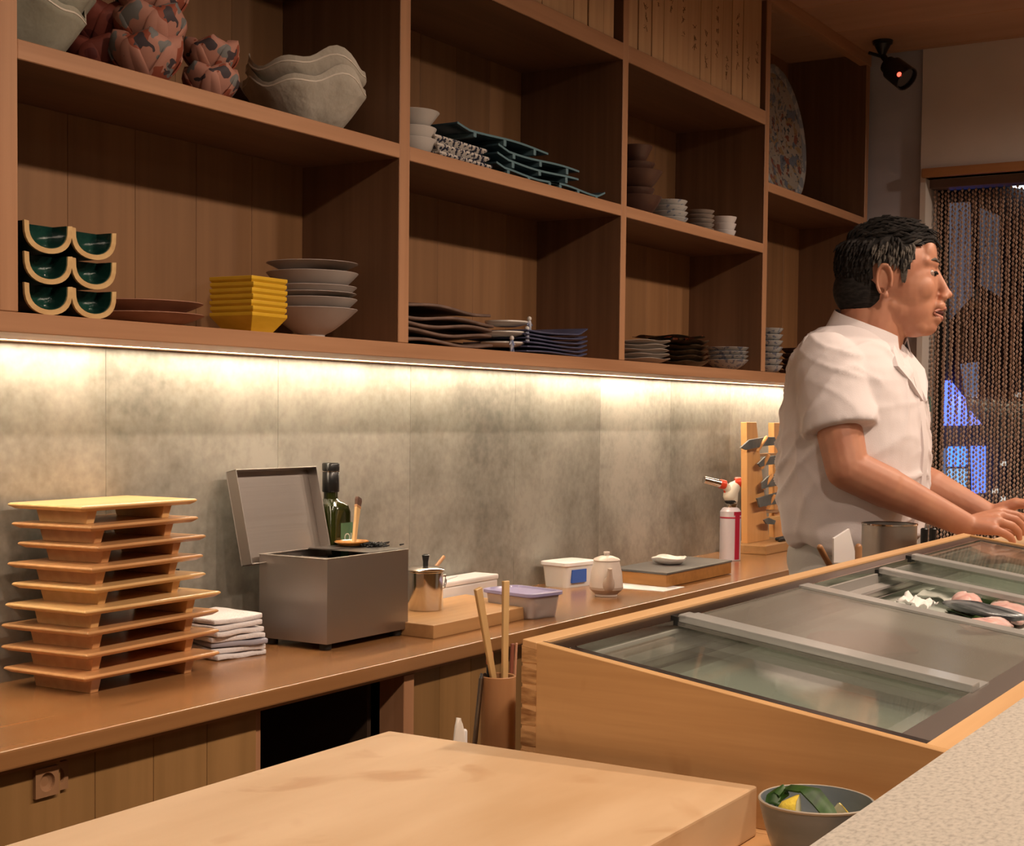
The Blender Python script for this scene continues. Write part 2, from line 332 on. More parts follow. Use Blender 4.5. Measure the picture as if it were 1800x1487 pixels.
# night outside: lit blue panels of a shop front
so=struct('facade',MB().box((7.35,-1.5,0),(7.4,3.2,4.6)),mat('night_wall',(.02,.016,.018),.8))
def lit(name,pts,colr,st,label,group=None):
    q=[at(px,py,'x',7.3) for px,py in pts]; mb=MB()
    mb.loft([[(7.30,p.y,p.z) for p in q],[(7.33,p.y,p.z) for p in q]])
    m=mat('lit_%.2f_%.2f_%.1f'%(colr[0],colr[2],st),(0,0,0),.5,emit=colr,estr=st); return tag(obj(name,mb,m),label,'lit panel',group)
lit('lit_panel',[(1629,748),(1629,700),(1642,672),(1668,668),(1694,700),(1700,748)],(.09,.14,1),5,'blue lit panel with sloping top seen through the curtain')
lit('lit_panel',[(1704,748),(1704,722),(1724,746)],(.25,.28,.9),2,'small blue lit triangle beside the sloping panel behind the curtain')
lit('lit_panel',[(1664,785),(1698,785),(1698,820),(1664,820)],(.05,.17,1),5.5,'bright blue lit pane in the middle of the lower row behind the curtain')
lit('lit_panel',[(1664,824),(1698,824),(1696,870),(1664,874)],(.20,.38,.62),2.6,'pale blue lit pane under the bright blue pane behind the curtain')
lit('lit_panel',[(1706,784),(1730,784),(1730,866),(1708,868)],(.09,.17,1),4,'tall blue lit pane at the right of the lower row behind the curtain')
lit('lit_panel',[(1628,788),(1660,788),(1660,868),(1628,850)],(.16,.21,.34),1.1,'dim grey blue pane at the left of the lower row behind the curtain')
lit('lit_panel',[(1688,640),(1718,636),(1716,700),(1696,696)],(.25,.28,.42),.9,'faint grey lit pane above the blue panels behind the curtain')
lit('lit_panel',[(1669,357),(1703,355),(1706,520),(1669,560)],(.35,.30,.34),.45,'tall faint grey reflection strip high behind the curtain')  # streak of reflection put in as a faintly glowing sheet
lit('lit_panel',[(1722,365),(1754,378),(1756,520),(1722,500)],(.30,.26,.28),.4,'shorter faint grey strip high behind the curtain, right of the tall one')
lit('street_light',[(1778,318),(1800,316),(1830,322),(1830,332),(1800,331),(1778,328)],(1,.95,.9),9,'white street light glowing at the top right of the curtain')
for i,(a,b) in enumerate(((1762,815),(1748,863),(1761,877),(1788,694))):
    lit('small_light',[(a-4,b-4),(a+4,b-4),(a+4,b+4),(a-4,b+4)],(.9,.75,.6),1.6-(i==3)*.8,['small warm light dot above the wrist behind the curtain','left one of two light dots just above the hands','right one of two light dots just above the hands','faint light dot halfway down at the right of the curtain'][i])
# ------------------------------------------------------------------ wall shelves
UP=[(.475,.51),(1.443,1.477),(2.426,2.461),(3.393,3.422),(4.355,4.388),(5.327,5.36)]
sh=thing('wall_shelf','long built-in brown timber shelf unit with open bays above the lit wall','shelf',(0,0,0))
YL=2.01; YU=2.065
for a,b in UP:
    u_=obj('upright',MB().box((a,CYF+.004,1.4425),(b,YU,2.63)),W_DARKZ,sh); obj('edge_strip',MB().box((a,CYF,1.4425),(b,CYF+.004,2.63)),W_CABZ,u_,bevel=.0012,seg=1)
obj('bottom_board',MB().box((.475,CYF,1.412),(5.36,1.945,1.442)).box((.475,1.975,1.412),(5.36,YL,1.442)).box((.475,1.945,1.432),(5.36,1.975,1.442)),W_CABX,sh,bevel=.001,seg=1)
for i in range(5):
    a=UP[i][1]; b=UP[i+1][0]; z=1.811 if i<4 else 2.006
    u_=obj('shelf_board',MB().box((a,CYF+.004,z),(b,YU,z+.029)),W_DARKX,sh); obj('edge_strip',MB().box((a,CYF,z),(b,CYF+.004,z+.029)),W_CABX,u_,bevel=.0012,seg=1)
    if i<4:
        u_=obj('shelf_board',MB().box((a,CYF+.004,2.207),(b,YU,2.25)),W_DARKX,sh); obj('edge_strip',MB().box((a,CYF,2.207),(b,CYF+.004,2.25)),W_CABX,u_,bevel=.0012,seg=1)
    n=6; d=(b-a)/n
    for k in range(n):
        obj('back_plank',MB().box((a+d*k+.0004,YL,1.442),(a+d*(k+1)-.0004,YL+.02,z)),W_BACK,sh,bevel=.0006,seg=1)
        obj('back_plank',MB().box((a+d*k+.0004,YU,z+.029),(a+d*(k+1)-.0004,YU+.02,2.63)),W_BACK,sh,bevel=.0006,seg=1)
obj('top_rail',MB().box((.475,CYF-.004,2.59),(5.36,CYF+.03,2.63)),W_CABX,sh,bevel=.001,seg=1)
led=obj('led_strip',MB().box((.6,1.948,1.4135),(5.3,1.972,1.424)),M_LED); tag(led,'glowing warm white light strip set into the underside of the wall shelf','light')
# ------------------------------------------------------------------ back worktop and its cupboards
tag(obj('worktop',MB().box((-.8,1.598,.815),(5.34,YB,WZ)),W_TOP,bevel=.003),'long glossy brown timber worktop along the grey metal wall','worktop')
cb=thing('base_cabinet','brown timber cupboard run with sliding doors under the long worktop','cabinet')
ZD=.804
obj('top_track',MB().box((-.8,1.625,.803),(5.3,1.70,.815)),W_CABX,cb)
obj('carcass',MB().box((-.8,1.98,.05),(5.3,2.0,.815)).box((-.8,1.66,.03),(5.3,1.98,.06)).box((1.89,1.70,.06),(1.905,1.98,.803)).box((2.25,1.70,.06),(2.262,1.98,.803)),mat('dark_inside',(.05,.028,.016),.7),cb)
obj('post',MB().box((2.262,1.622,.03),(2.295,1.68,.803)),W_CABZ,cb,bevel=.001,seg=1)
obj('post',MB().box((1.872,1.650,.03),(1.888,1.70,.803)),W_CABZ,cb,bevel=.001,seg=1)
def door(x0,x1,y,pull=None,pl=.12):
    n=max(1,round((x1-x0)/pl)); d=(x1-x0)/n
    o=obj('sliding_door',MB().box((x0,y+.006,.06),(x1,y+.016,ZD)),W_DOOR,cb)
    for k in range(n): obj('veneer_panel',MB().box((x0+k*d+.0005,y,.06),(x0+(k+1)*d-.0005,y+.006,ZD)),W_DOOR,o,bevel=.0006,seg=1)
    if pull:
        hx,hz=pull; mb=MB(); q=.0205; r=.0135; n=24; hy=y-.0062
        ring=[(hx+r*cos(2*PI*k/n),hz+r*sin(2*PI*k/n)) for k in range(n)]
        def sq(t):
            c,s=cos(t),sin(t); m_=max(abs(c),abs(s)); return (hx+q*c/m_,hz+q*s/m_)
        out=[sq(2*PI*k/n) for k in range(n)]
        mb.loft([[(a,y,b) for a,b in out],[(a,hy,b) for a,b in out],[(a,hy,b) for a,b in ring],[(hx+(a-hx)*.90,y-.0022,hz+(b-hz)*.90) for a,b in ring],[(hx+(a-hx)*.5,y-.0006,hz+(b-hz)*.5) for a,b in ring]])
        obj('finger_pull',mb,wood('pull_timber',(.27,.14,.07),(.32,.17,.085),'z'),o)
door(-.8,.55,1.645); door(.45,1.437,1.628,(1.408,.778)); door(1.40,1.872,1.646,(1.4410,.776)); door(2.295,3.2,1.640); door(3.2,4.3,1.64); door(4.3,5.3,1.64)
# ------------------------------------------------------------------ counter ledge, chopping block, stone bar
tag(obj('counter_ledge',MB().box((-1,.30,.885),(1.226,.905,.93)).box((1.226,.30,.885),(5.3,.748,.93)),W_LEDGE,bevel=.003),'timber counter ledge under the chopping block and the glass case','counter')
bs=obj('under_cabinet',MB().box((-1,.33,0),(5.3,.73,.884)),W_DOOR); tag(bs,'timber cabinet below the counter ledge, beside the cook\'s aisle','cabinet')
tag(obj('chopping_block',MB().box((.28,.487,.93),(1.214,.889,.975)),W_BLOCK,bevel=.003,seg=3),'thick pale worn wooden chopping block in the foreground','chopping block')
tag(obj('stone_bar',MB().box((.42,-.35,1.01),(5.35,.297,1.05)).box((.42,-.20,0),(5.35,.285,1.01)),M_STONE,bevel=.0015,seg=1),'rough grey beige stone bar top in the bottom right corner','bar')
# ------------------------------------------------------------------ glass fish case
SL=.141
def ct(y): return 1.023+(y-.344)*SL
X0,X1,Y0,Y1=1.236,2.885,.306,.744
ca=thing('fish_case','low sloping timber display case with steel rim and glass lids for fish','display case')
def side(x0,x1,y0,y1): 
    mb=MB(); mb.loft([[(x,y0,.93),(x,y1,.93),(x,y1,ct(y1)),(x,y0,ct(y0))] for x in (x0,x1)]); return mb
obj('end_panel',side(X0,X0+.012,Y0,Y1-.016),W_CASE,ca,bevel=.0006,seg=1)
obj('end_panel',side(X1-.012,X1,Y0,Y1-.016),W_CASE,ca,bevel=.0006,seg=1)
m_end=wood('end_grain',(.25,.11,.035),(.66,.40,.18),'y',.5,fine=260,long=60)
obj('back_board',side(X0,X1,Y1-.016,Y1),W_CASEX,ca,bevel=.0006,seg=1)
# finger joint at the corner: alternating end-grain fingers
for k in range(7):
    z0=.934+k*.0205
    mb=MB(); mb.loft([[(x,Y1-.0165,z0),(x,Y1+.0003,z0),(x,Y1+.0003,z0+.0165),(x,Y1-.0165,z0+.0165-.003)] for x in (X0-.0007,X0+.002)]); obj('joint_finger',mb,m_end,ca)
obj('front_board',side(X0+.012,X1-.012,Y0,.349),W_CASEX,ca,bevel=.0006,seg=1)
obj('steel_rim',side(X0+.012,X0+.014,.349,.728),M_STEELD,ca)
def slab(x0,x1,y0,y1,d0,d1):   # sloping slab between depths d0<d1 below the case plane
    mb=MB(); mb.loft([[(x,y0,ct(y0)-d1),(x,y1,ct(y1)-d1),(x,y1,ct(y1)-d0),(x,y0,ct(y0)-d0)] for x in (x0,x1)]); return mb
obj('rim_edge',slab(X0+.012,X0+.036,.349,.728,.003,.006),M_STEELD,ca)
obj('rim_edge',slab(X1-.036,X1-.012,.349,.728,.003,.006),M_STEELD,ca)
obj('rim_edge',slab(X0+.036,X1-.036,.704,.728,.003,.006),M_STEELD,ca)
obj('rim_edge',slab(X0+.036,X1-.036,.349,.377,.003,.006),M_STEEL,ca)
for y,d in ((.7035,.002),(.668,.022),(.652,.024)): obj('track',slab(X0+.036,X1-.036,y-.0008,y+.0008,d,d+.012),M_CHROME,ca)
ZI=.966
obj('liner',MB().box((X0+.014,.352,ZI-.004),(X1-.014,.726,ZI)).box((X0+.03,.7030,ZI),(X1-.03,.7050,1.068)).box((X0+.03,.3765,ZI),(X1-.03,.379,1.02)).box((X0+.034,.379,ZI),(X0+.0365,.70,1.02)).box((X1-.0365,.379,ZI),(X1-.034,.70,1.02)),M_STEEL,ca)
obj('tray',slab(X0+.038,X1-.038,.380,.699,.036,.042),mat('tray_steel',(.46,.50,.46),.4,.1),ca)
obj('white_strip',slab(X0+.04,X1-.3,.667,.698,.033,.036),M_WHITE,ca)
obj('white_strip',slab(X0+.04,X1-.3,.405,.426,.033,.036),M_WHITE,ca)
M_SAT=mat('satin_liner',(.36,.34,.32),.5,.25)
obj('inner_rail',slab(X0+.04,X1-.04,.700,.7025,.012,.04),M_SAT,ca)
obj('inner_rail',slab(X0+.04,X1-.04,.682,.6995,.026,.030),M_SAT,ca)
G_CASE=glass('case_glass',(.90,.93,.90),.10,.04,.05,(.42,.41,.37))
m_bar=glass('acrylic_edge',(.72,.74,.72),.3,.08,.45,(.52,.51,.49))
G_HAZE=glass('case_glass_hazy',(.72,.74,.70),.22,.16,.22,(.42,.38,.34))  # glass with a grey brown haze mixed in, for the middle lid
def lid(x0,x1,dep,bars,gm=None):
    g=obj('glass_lid',slab(x0,x1,.378,.702,dep,dep+.004),gm or G_CASE,ca)
    for b in bars:
        mb=slab(b-.014,b+.014,.374,.700,dep-.009,dep-.0005); o=obj('edge_bar',mb,m_bar,g,bevel=.0015)
        obj('edge_lip',slab(b+.014,b+.052,.374,.706,dep-.0025,dep-.0005),m_bar,o)
        obj('end_stop',slab(b-.016,b+.006,.700,.7085,dep-.006,dep+.004),M_BLACK,o)
lid(X0+.037,1.53,.010,[])
lid(1.50,1.93,.004,[1.515],G_HAZE)
obj('edge_lip',slab(1.895,1.93,.374,.706,.0005,.0035),m_bar,ca)
lid(2.22,2.60,.012,[2.235]); lid(2.40,X1-.037,.004,[2.405])
# fish inside
def blob(name,label,cat,c,r,m,rz=0,fn=None,group=None):
    mb=MB(); n=18; rings=[]
    for i in range(1,10):
        t=PI*i/10
        rings.append([(r[0]*sin(t)*cos(2*PI*k/n)*(1+.12*sin(3*k*2*PI/n+i)),r[1]*sin(t)*sin(2*PI*k/n),-r[2]*cos(t)+r[2]+.15*r[2]*sin(k)) for k in range(n)])
    mb.loft(rings); o=obj(name,mb,m,smooth=50); o.location=c; o.rotation_euler=(0,0,rz); return tag(o,label,cat,group)
m_pink=mat('pink_fish',(.66,.36,.32),.3,col2=(.80,.60,.56),scale=(60,8,20),sub=.15)
m_skin=mat('mackerel_skin',(.03,.035,.04),.25,.2,col2=(.30,.32,.33),scale=(90,12,12))
m_leaf=mat('dark_leaf',(.02,.06,.01),.35,col2=(.05,.13,.02),scale=(8,60,20))
TILT=math.atan(SL)
def onfloor(o,x,y,rz=0,dz=0):
    o.matrix_world=Matrix.Translation((x,y,ct(y)-.036+dz))@Matrix.Rotation(TILT,4,'X')@Matrix.Rotation(rz,4,'Z'); return o
def fish(label,x,y,r_,m,rz,dz=0,name='fish_fillet'):
    return onfloor(blob(name,label,'fish',(0,0,0),r_,m),x,y,rz,dz+.001)
fish('pink fish fillet at the right of the open part of the case',2.20,.500,(.080,.030,.011),m_pink,.25)
fish('pale pink fish piece lowest in the open part of the case, nearest the hazy lid',2.06,.497,(.060,.020,.009),m_pink,-.3)
fish('rounded pink fish chunk beside the small green leaf in the case',2.165,.553,(.038,.022,.015),m_pink,.4)
fish('dark striped mackerel side lying across the open part of the case',2.115,.515,(.020,.060,.009),m_skin,.05,.010,'mackerel_fillet')
fish('reddish fish fillet showing dimly under the hazy middle lid',1.72,.56,(.075,.050,.012),mat('red_fish',(.42,.12,.09),.35,col2=(.55,.24,.18),scale=(70,6,6)),-.5)
def leaf(label,x,y,L,Wd,rz,lift,dz):
    mb=MB().sheet(12,4,lambda u,v:((u-.5)*L,(v-.5)*Wd*(sin(PI*(.06+.88*u))**.7),lift*sin(PI*u)+abs(v-.5)*.006),.0012)
    return onfloor(tag(obj('green_leaf',mb,m_leaf,smooth=60),label,'leaf'),x,y,rz,dz)
leaf('large dark green leaf at the right of the open part of the case',2.315,.535,.12,.05,-.2,.010,.002)
leaf('small dark green leaf under the pink chunk in the open case',2.135,.545,.07,.035,1.0,.004,.001)
mb=MB().sheet(16,10,lambda u,v:(u*.22,v*.06,.006+.006*noise.noise(Vector((u*6,v*4,2)))+.007*abs(sin(u*9+v*3))),.0012)
onfloor(tag(obj('plastic_film',mb,glass('cling_film',(.9,.92,.9),.35,.15,.45,(.72,.74,.68)),smooth=70),'crumpled clear plastic film over fish in the case','film'),2.17,.572,-.04,.002)
mb=MB().sheet(12,10,lambda u,v:(u*.06,v*.045,.012+.012*noise.noise(Vector((u*5,v*5,7)))),.002)
onfloor(tag(obj('paper_towel',mb,mat('white_paper',(.82,.80,.77),.8),smooth=70),'crumpled white paper at the left of the open case','paper'),2.075,.585,0,.003)
# ------------------------------------------------------------------ small bowl with lemon
bx,by=1.141,.407
bo=thing('condiment_bowl','small grey blue bowl of lemon wedges and green leaf beside the chopping block','bowl',(bx,by,.9302))
m_gb=mat('grey_blue_glaze',(.16,.19,.21),.25,col2=(.22,.25,.27),scale=(9,9,30)); 
def bowlprof(r,h,foot,fh=.004,t=.003,curve=.6,lip=.0):
    out=[(foot*.9,0),(foot,0),(foot,fh)]
    for k in range(1,9):
        u=k/8; out.append((foot+(r-foot)*(u**curve),fh+(h-fh)*u))
    inn=[(rr-t,max(zz,fh+t)+.0008) for rr,zz in out[:2:-1]]
    inn=[(r-t*.3,h+t*.3)]+inn+[(foot*.5,fh+t)]
    return out+inn
obj('bowl',MB().lathe(bowlprof(.0465,.060,.022,curve=.5,t=.0022),40,fn=lambda t,r,z:(r*(1+.012*sin(3*t)*(z/.06)),z)),m_gb,bo,smooth=50)
obj('rim',MB().lathe([(.0448,.0590),(.0466,.0590),(.0468,.0604),(.0458,.0612),(.0446,.0604)],40,fn=lambda t,r,z:(r*(1+.012*sin(3*t)),z),ring=True),mat('unglazed_rim',(.40,.34,.26),.6),bo,smooth=50)
m_rind=mat('lemon_rind',(.80,.60,.08),.4,bump=.2,bscale=300); m_pulp=mat('lemon_pulp',(.80,.72,.42),.35,col2=(.86,.80,.55),scale=(150,150,150),sub=.2)
def wedge(label,loc,rot,s=1):
    t=thing('lemon_wedge',label,'lemon',loc); t.rotation_euler=rot; r=.021*s; L=.034*s
    A=[R(a) for a in range(-42,43,12)]
    def arc(rr,x,sc): return [(x,rr*sc*sin(a),rr*sc*cos(a)) for a in A]
    mb=MB(); rings=[]
    for k in range(7):
        u=k/6*2-1; sc=max(.12,(1-u*u)**.5); rings.append([(u*L/2,0,0)]+arc(r,u*L/2,sc))
    mb.loft(rings); obj('pulp',mb,m_pulp,t,smooth=35)
    mb=MB(); rings=[]
    for k in range(7):
        u=k/6*2-1; sc=max(.12,(1-u*u)**.5); rings.append(arc(r+.0022,u*L/2*1.02,sc)+arc(r-.0002,u*L/2,sc)[::-1])
    mb.loft(rings); obj('rind',mb,m_rind,t,smooth=35); return t
def aim(o,loc,X,Z):
    X=Vector(X).normalized(); Z=Vector(Z); Z=(Z-X*Z.dot(X)).normalized(); Y=Z.cross(X)
    o.matrix_world=Matrix(((X.x,Y.x,Z.x,loc[0]),(X.y,Y.y,Z.y,loc[1]),(X.z,Y.z,Z.z,loc[2]),(0,0,0,1)))
wl=wedge('bright lemon wedge at the left of the grey blue bowl',(0,0,0),(0,0,0),.86); aim(wl,(bx-.006,by+.010,.979),(.15,.15,.95),(-.75,.60,.25))
wl=wedge('pale wedge at the back of the grey blue bowl, partly under the leaf',(0,0,0),(0,0,0),.85); aim(wl,(bx+.004,by-.010,.976),(.1,-.5,.85),(.8,-.5,.0))
tag(obj('radish_slice',MB().ell((bx,by,.966),(.022,.018,.007)),mat('pale_green',(.35,.40,.14),.5),smooth=60),'pale green slice under the leaf in the grey blue bowl','vegetable')
m_gl=mat('green_leaf_fresh',(.008,.034,.004),.5,col2=(.028,.085,.010),scale=(9,160,30))
def blade(label,pts,wd):
    pts=[Vector(p) for p in pts]
    mb=MB()
    def f(u,v):
        k=u*(len(pts)-1); i=min(int(k),len(pts)-2); p=pts[i].lerp(pts[i+1],k-i); d=(pts[i+1]-pts[i]).normalized(); s=d.cross(Vector((0,0,1))).normalized()
        q=p+s*(v-.5)*wd*(1-.55*u**3); return (q.x,q.y,q.z-abs(v-.5)*.004)
    mb.sheet(16,4,f,.0014); return tag(obj('green_leaf',mb,m_gl,smooth=60),label,'leaf')
blade('broad green leaf strip folded across the top of the grey blue bowl',[(bx-.003,by+.037,.986),(bx+.006,by+.024,.998),(bx+.002,by+.006,.999),(bx-.008,by-.010,.990),(bx-.021,by-.024,.981)],.021)
blade('darker short green leaf strip at the left edge of the grey blue bowl',[(bx-.012,by+.033,.986),(bx-.006,by+.034,.993),(bx+.004,by+.030,.998)],.012)
# ------------------------------------------------------------------ holder with tongs and sticks behind the chopping block
hx,hr_=sil(850,912,.802); hy=.802
struct_none=None
ho=thing('utensil_holder','brown wooden cup of cooking sticks standing at the corner of the glass case','holder',(hx,hy,.9202))
obj('cup',MB().lathe([(hr_-.0005,0),(hr_,.001),(hr_,.1095),(hr_-.001,.1103),(hr_-.0022,.1095),(hr_-.0022,.004)],40),W_CUP,ho,smooth=40)
def stick(name,label,a,b,w1,w2,m,cat='cooking stick',d=.5,group=None):
    return tag(obj(name,MB().bar(a,b,w1,w1*d,up=(.3,1,0),w2=w2,h2=w2*d),m,bevel=.0006,seg=1),label,cat,group)
def Hs(px,py,Y=.802): p=at(px,py,'y',Y); return (p.x,p.y,p.z)
stick('cooking_stick','pale wooden stick leaning left in the brown cup',Hs(884,1290,.804),Hs(840,1034,.806),.0060,.0088,W_BAMB)
stick('cooking_stick','pale wooden stick standing upright in the brown cup',Hs(886,1290,.799),Hs(889,1021,.800),.0068,.0082,W_BAMB)
stick('cooking_stick','dark red brown stick at the right of the brown cup',Hs(894,1285,.800),Hs(901,1131,.800),.0048,.0048,wood('red_timber',(.16,.05,.03),(.24,.08,.05),'z'))
stick('cooking_stick','short pinkish stick at the right edge of the brown cup',Hs(900,1285,.803),Hs(908,1130,.804),.0032,.0032,wood('pink_timber',(.42,.20,.12),(.50,.26,.16),'z'))
mk=thing('marker_pen','dark pen with a reddish cap between the two pale sticks in the brown cup','pen',(hx-.001,hy+.009,.936)); mk.rotation_euler=(0,R(-1),0)
obj('barrel',MB().cap((0,0,0),(0,0,.106),.0036,.0036),M_BLACK,mk,smooth=50)
obj('cap',MB().cap((0,0,.107),(0,0,.116),.0040,.0038),mat('cap_red',(.50,.13,.06),.4),mk,smooth=50)
st_=thing('steel_rod','grey metal rod leaning against the left of the brown cup','utensil',(0,0,0))
obj('rod',MB().tube([Hs(834,1312,.815),Hs(846,1192,.812)],.0026,10),M_STEELD,st_,smooth=50)
obj('hook',MB().tube([Hs(846,1193,.812),Hs(847,1186,.812),Hs(852,1186,.812),Hs(853,1191,.812)],.0022,10),M_STEELD,st_,smooth=50)
sp=thing('rice_paddle','white plastic rice paddle head behind the chopping block','utensil',(1.384,.92,.85)) if False else None
p0=at(800,1264,'y',.915)
mb=MB(); rings=[]
for k in range(14):
    u=k/13; w_=.0175*min(1,(1-u)**.5*1.35+.02) if u>.4 else .0175*(.35+.65*min(1,u/.4)); rings.append([(w_*cos(t),.0035*sin(t),-.11+.11*u) for t in [2*PI*j/14 for j in range(14)]])
mb.loft(rings); o=obj('rice_paddle',mb,mat('paddle_white',(.75,.68,.60),.45),smooth=60); o.location=(p0.x+.022,.925,.9525); o.rotation_euler=(0,R(-4),0); tag(o,'rounded white rice paddle head showing behind the chopping block','utensil')
p1=at(838,1281,'y',.902)
o=obj('white_stick',MB().cap((0,0,-.09),(0,0,0),.0032,.0032),M_WHITE,smooth=50); o.location=(p1.x+.010,.925,.9345); tag(o,'thin white stick end beside the grey rod behind the chopping block','utensil')
sr=thing('utensil_rack','narrow steel rail rack fixed to the kitchen side of the counter ledge','rack')
obj('rack_tray',MB().box((1.245,.750,.917),(1.335,.862,.920)).box((1.245,.858,.917),(1.335,.862,.928)).box((1.12,.9055,.838),(1.45,.952,.841)).box((1.12,.9055,.841),(1.215,.9075,.915)).box((1.12,.950,.841),(1.45,.952,.852)).box((1.325,.862,.917),(1.329,.95,.920)).box((1.325,.945,.841),(1.329,.95,.920)),M_STEELD,sr)
# ------------------------------------------------------------------ stack of footed serving boards
tr=[(1.622,1.784,.318,.186,.8420,R(1),0),(1.630,1.786,.330,.188,.8772,R(4),0),(1.632,1.786,.330,.188,.9124,R(4.5),0),(1.622,1.782,.325,.180,.9476,R(2),1),
    (1.650,1.790,.288,.176,.9826,R(6),1),(1.650,1.797,.283,.182,1.0150,R(5),0),(1.672,1.806,.283,.172,1.0474,R(6),0),(1.668,1.818,.280,.170,1.0798,R(6),0),(1.655,1.826,.282,.166,1.1122,R(3),1)]
for i,(cx,cy,Lx,Ly,z,rz,pale) in enumerate(tr):
    big=i<4; H=.0352 if big else .0324
    t=thing('serving_board',('large' if big else 'small')+(' pale' if pale else ' reddish brown')+' footed wooden serving board, '+(pos(i,9) if i in(0,8) else ORD[i]+' from the bottom')+' of the tall stack','serving board',(cx,cy,z),rz,'footed serving boards in the tall stack on the worktop')
    m=W_TRAYL if pale else W_TRAY; T=.0098; fh=H-T
    rg=lambda x0,x1,y0,y1,zz:[(x0,y0,zz),(x1,y0,zz),(x1,y1,zz),(x0,y1,zz)]
    o=obj('plate',MB().loft([rg(.010,Lx-.010,.008,Ly-.008,fh),rg(0,Lx,0,Ly,fh+.0058),rg(.0008,Lx-.0008,.0008,Ly-.0008,H-.0012),rg(.003,Lx-.003,.003,Ly-.003,H)]),m,t,bevel=.001,seg=1)
    fx=.040; fy=.024
    for a in (fx,Lx-fx-.021): obj('foot',MB().loft([rg(a+.002,a+.019,fy+.006,Ly-fy-.006,0),rg(a,a+.021,fy,Ly-fy,fh)]),m,t,bevel=.0012)
# folded towels
m_tow=mat('white_towel',(.66,.63,.64),.9,bump=.4,bscale=260,scale=(3,3,3)); m_tow2=mat('greyish_towel',(.30,.29,.34),.9)
for i in range(7):
    z=WZ+.0112*i; sx=.105-.004*(i%3); 
    def f(u,v,i=i): 
        return ((u-.5)*.115+random.uniform(-.0004,.0004),(v-.5)*(.135-.006*(i%2)),.0098+.0022*noise.noise(Vector((u*3,v*3,i*2.3)))+(.010*max(0,u-.8) if i>4 else 0))
    o=obj('folded_towel',MB().sheet(10,10,f,.0092),m_tow if i not in(2,) else m_tow2,bevel=.0015,seg=1,smooth=60); o.location=(2.075+random.uniform(-.008,.008)-(.012 if i>3 else 0),1.915+random.uniform(-.005,.005),z+.0003); o.rotation_euler=(0,0,R(-14+random.uniform(-9,9)))
    tag(o,('grey' if i==2 else 'white')+' folded cloth towel '+pos(i,7)+' of the small pile beside the steel box','towel','folded towels beside the steel box')
# a dark bracket behind the stack
tag(obj('wall_hook',MB().box((2.046,2.000,.90),(2.056,2.0098,1.0)).box((2.046,1.99,.985),(2.056,2.0098,.99)),M_BLACK,bevel=.001,seg=1),'small dark strip on the grey wall just behind the stack of serving boards','bracket')
# ------------------------------------------------------------------ steel box with open lid
sb=thing('steel_box','brushed steel storage box with its lid open, standing on four black feet','box',(2.208,1.765,WZ))
BX,BY=.265,.170; zb=.014; zt=.178; wt=.0025
obj('body',MB().box((0,0,zb),(BX,wt,zt)).box((0,BY-wt,zb),(BX,BY,zt)).box((0,wt,zb),(wt,BY-wt,zt)).box((BX-wt,wt,zb),(BX,BY-wt,zt)).box((wt,wt,zb),(BX-wt,BY-wt,zb+.003)),M_STEEL,sb)
obj('rim',MB().box((-.001,-.001,zt-.002),(BX+.001,.007,zt+.0006)).box((-.001,BY-.007,zt-.002),(BX+.001,BY+.001,zt+.0006)).box((-.001,.007,zt-.002),(.007,BY-.007,zt+.0006)).box((BX-.007,.007,zt-.002),(BX+.001,BY-.007,zt+.0006)),M_STEEL,sb,bevel=.0006,seg=1)
obj('divider',MB().box((.118,.007,.06),(.1205,BY-.007,zt-.012)),M_STEEL,sb)
for a in (.018,BX-.018):
    for b in (.018,BY-.018): obj('foot',MB().lathe([(.010,0),(.012,.002),(.012,zb)],20,Matrix.Translation((a,b,0))),M_BLACK,sb,smooth=40)
# lid: an open tray leaning back to the left of the box, inner side to the camera
lidM=Matrix.Translation((2.166-2.208,1.938+.004-1.765,.998-WZ))@Matrix.Rotation(R(-13),4,'X')
LW,LH,LD=.248,.188,.026
lb=MB().box((0,0,0),(LW,.002,LH),lidM).box((0,-LD,0),(.002,0,LH),lidM).box((LW-.002,-LD,0),(LW,0,LH),lidM).box((0,-LD,0),(LW,0,.002),lidM).box((0,-LD,LH-.002),(LW,0,LH),lidM)
obj('lid',lb,M_STEEL,sb,bevel=.0005,seg=1)
# bottle
bt=thing('oil_bottle','dark green glass bottle with black cap and green label behind the steel box','bottle',(2.452,1.952,WZ))
sq=lambda a,z,k=.3:[(a*math.copysign(abs(cos(t))**k,cos(t)),a*math.copysign(abs(sin(t))**k,sin(t)),z) for t in [2*PI*j/32+.0001 for j in range(32)]]
BA=.0335
m_oil=mat('dark_green_glass',(.020,.024,.004),.06,spec=.8,coat=.6)
obj('glass_body',MB().loft([sq(BA*.9,0),sq(BA,.004),sq(BA,.248),sq(BA*.93,.262,.45),sq(.022,.270,.8),sq(.0155,.276,1),sq(.0150,.300,1)]),m_oil,bt,smooth=40)
obj('cap',MB().lathe([(.0172,.290),(.0182,.292),(.0178,.332),(.0170,.333),(.0170,.3355),(.0186,.336),(.0188,.349),(.0175,.351)],28),mat('black_cap',(.01,.01,.01),.3,coat=.4),bt,smooth=40)
obj('cap_ring',MB().lathe([(.0171,.3322),(.0190,.3328),(.0190,.3345),(.0171,.3350)],28),M_CHROME,bt,smooth=40)
lbm=MB().box((-.008,-BA-.0006,.15),(BA*.94,-BA+.001,.226)).box((BA-.001,-BA*.9,.15),(BA+.0006,0,.226))
la=obj('label',lbm,mat('green_label',(.10,.22,.12),.6),bt)
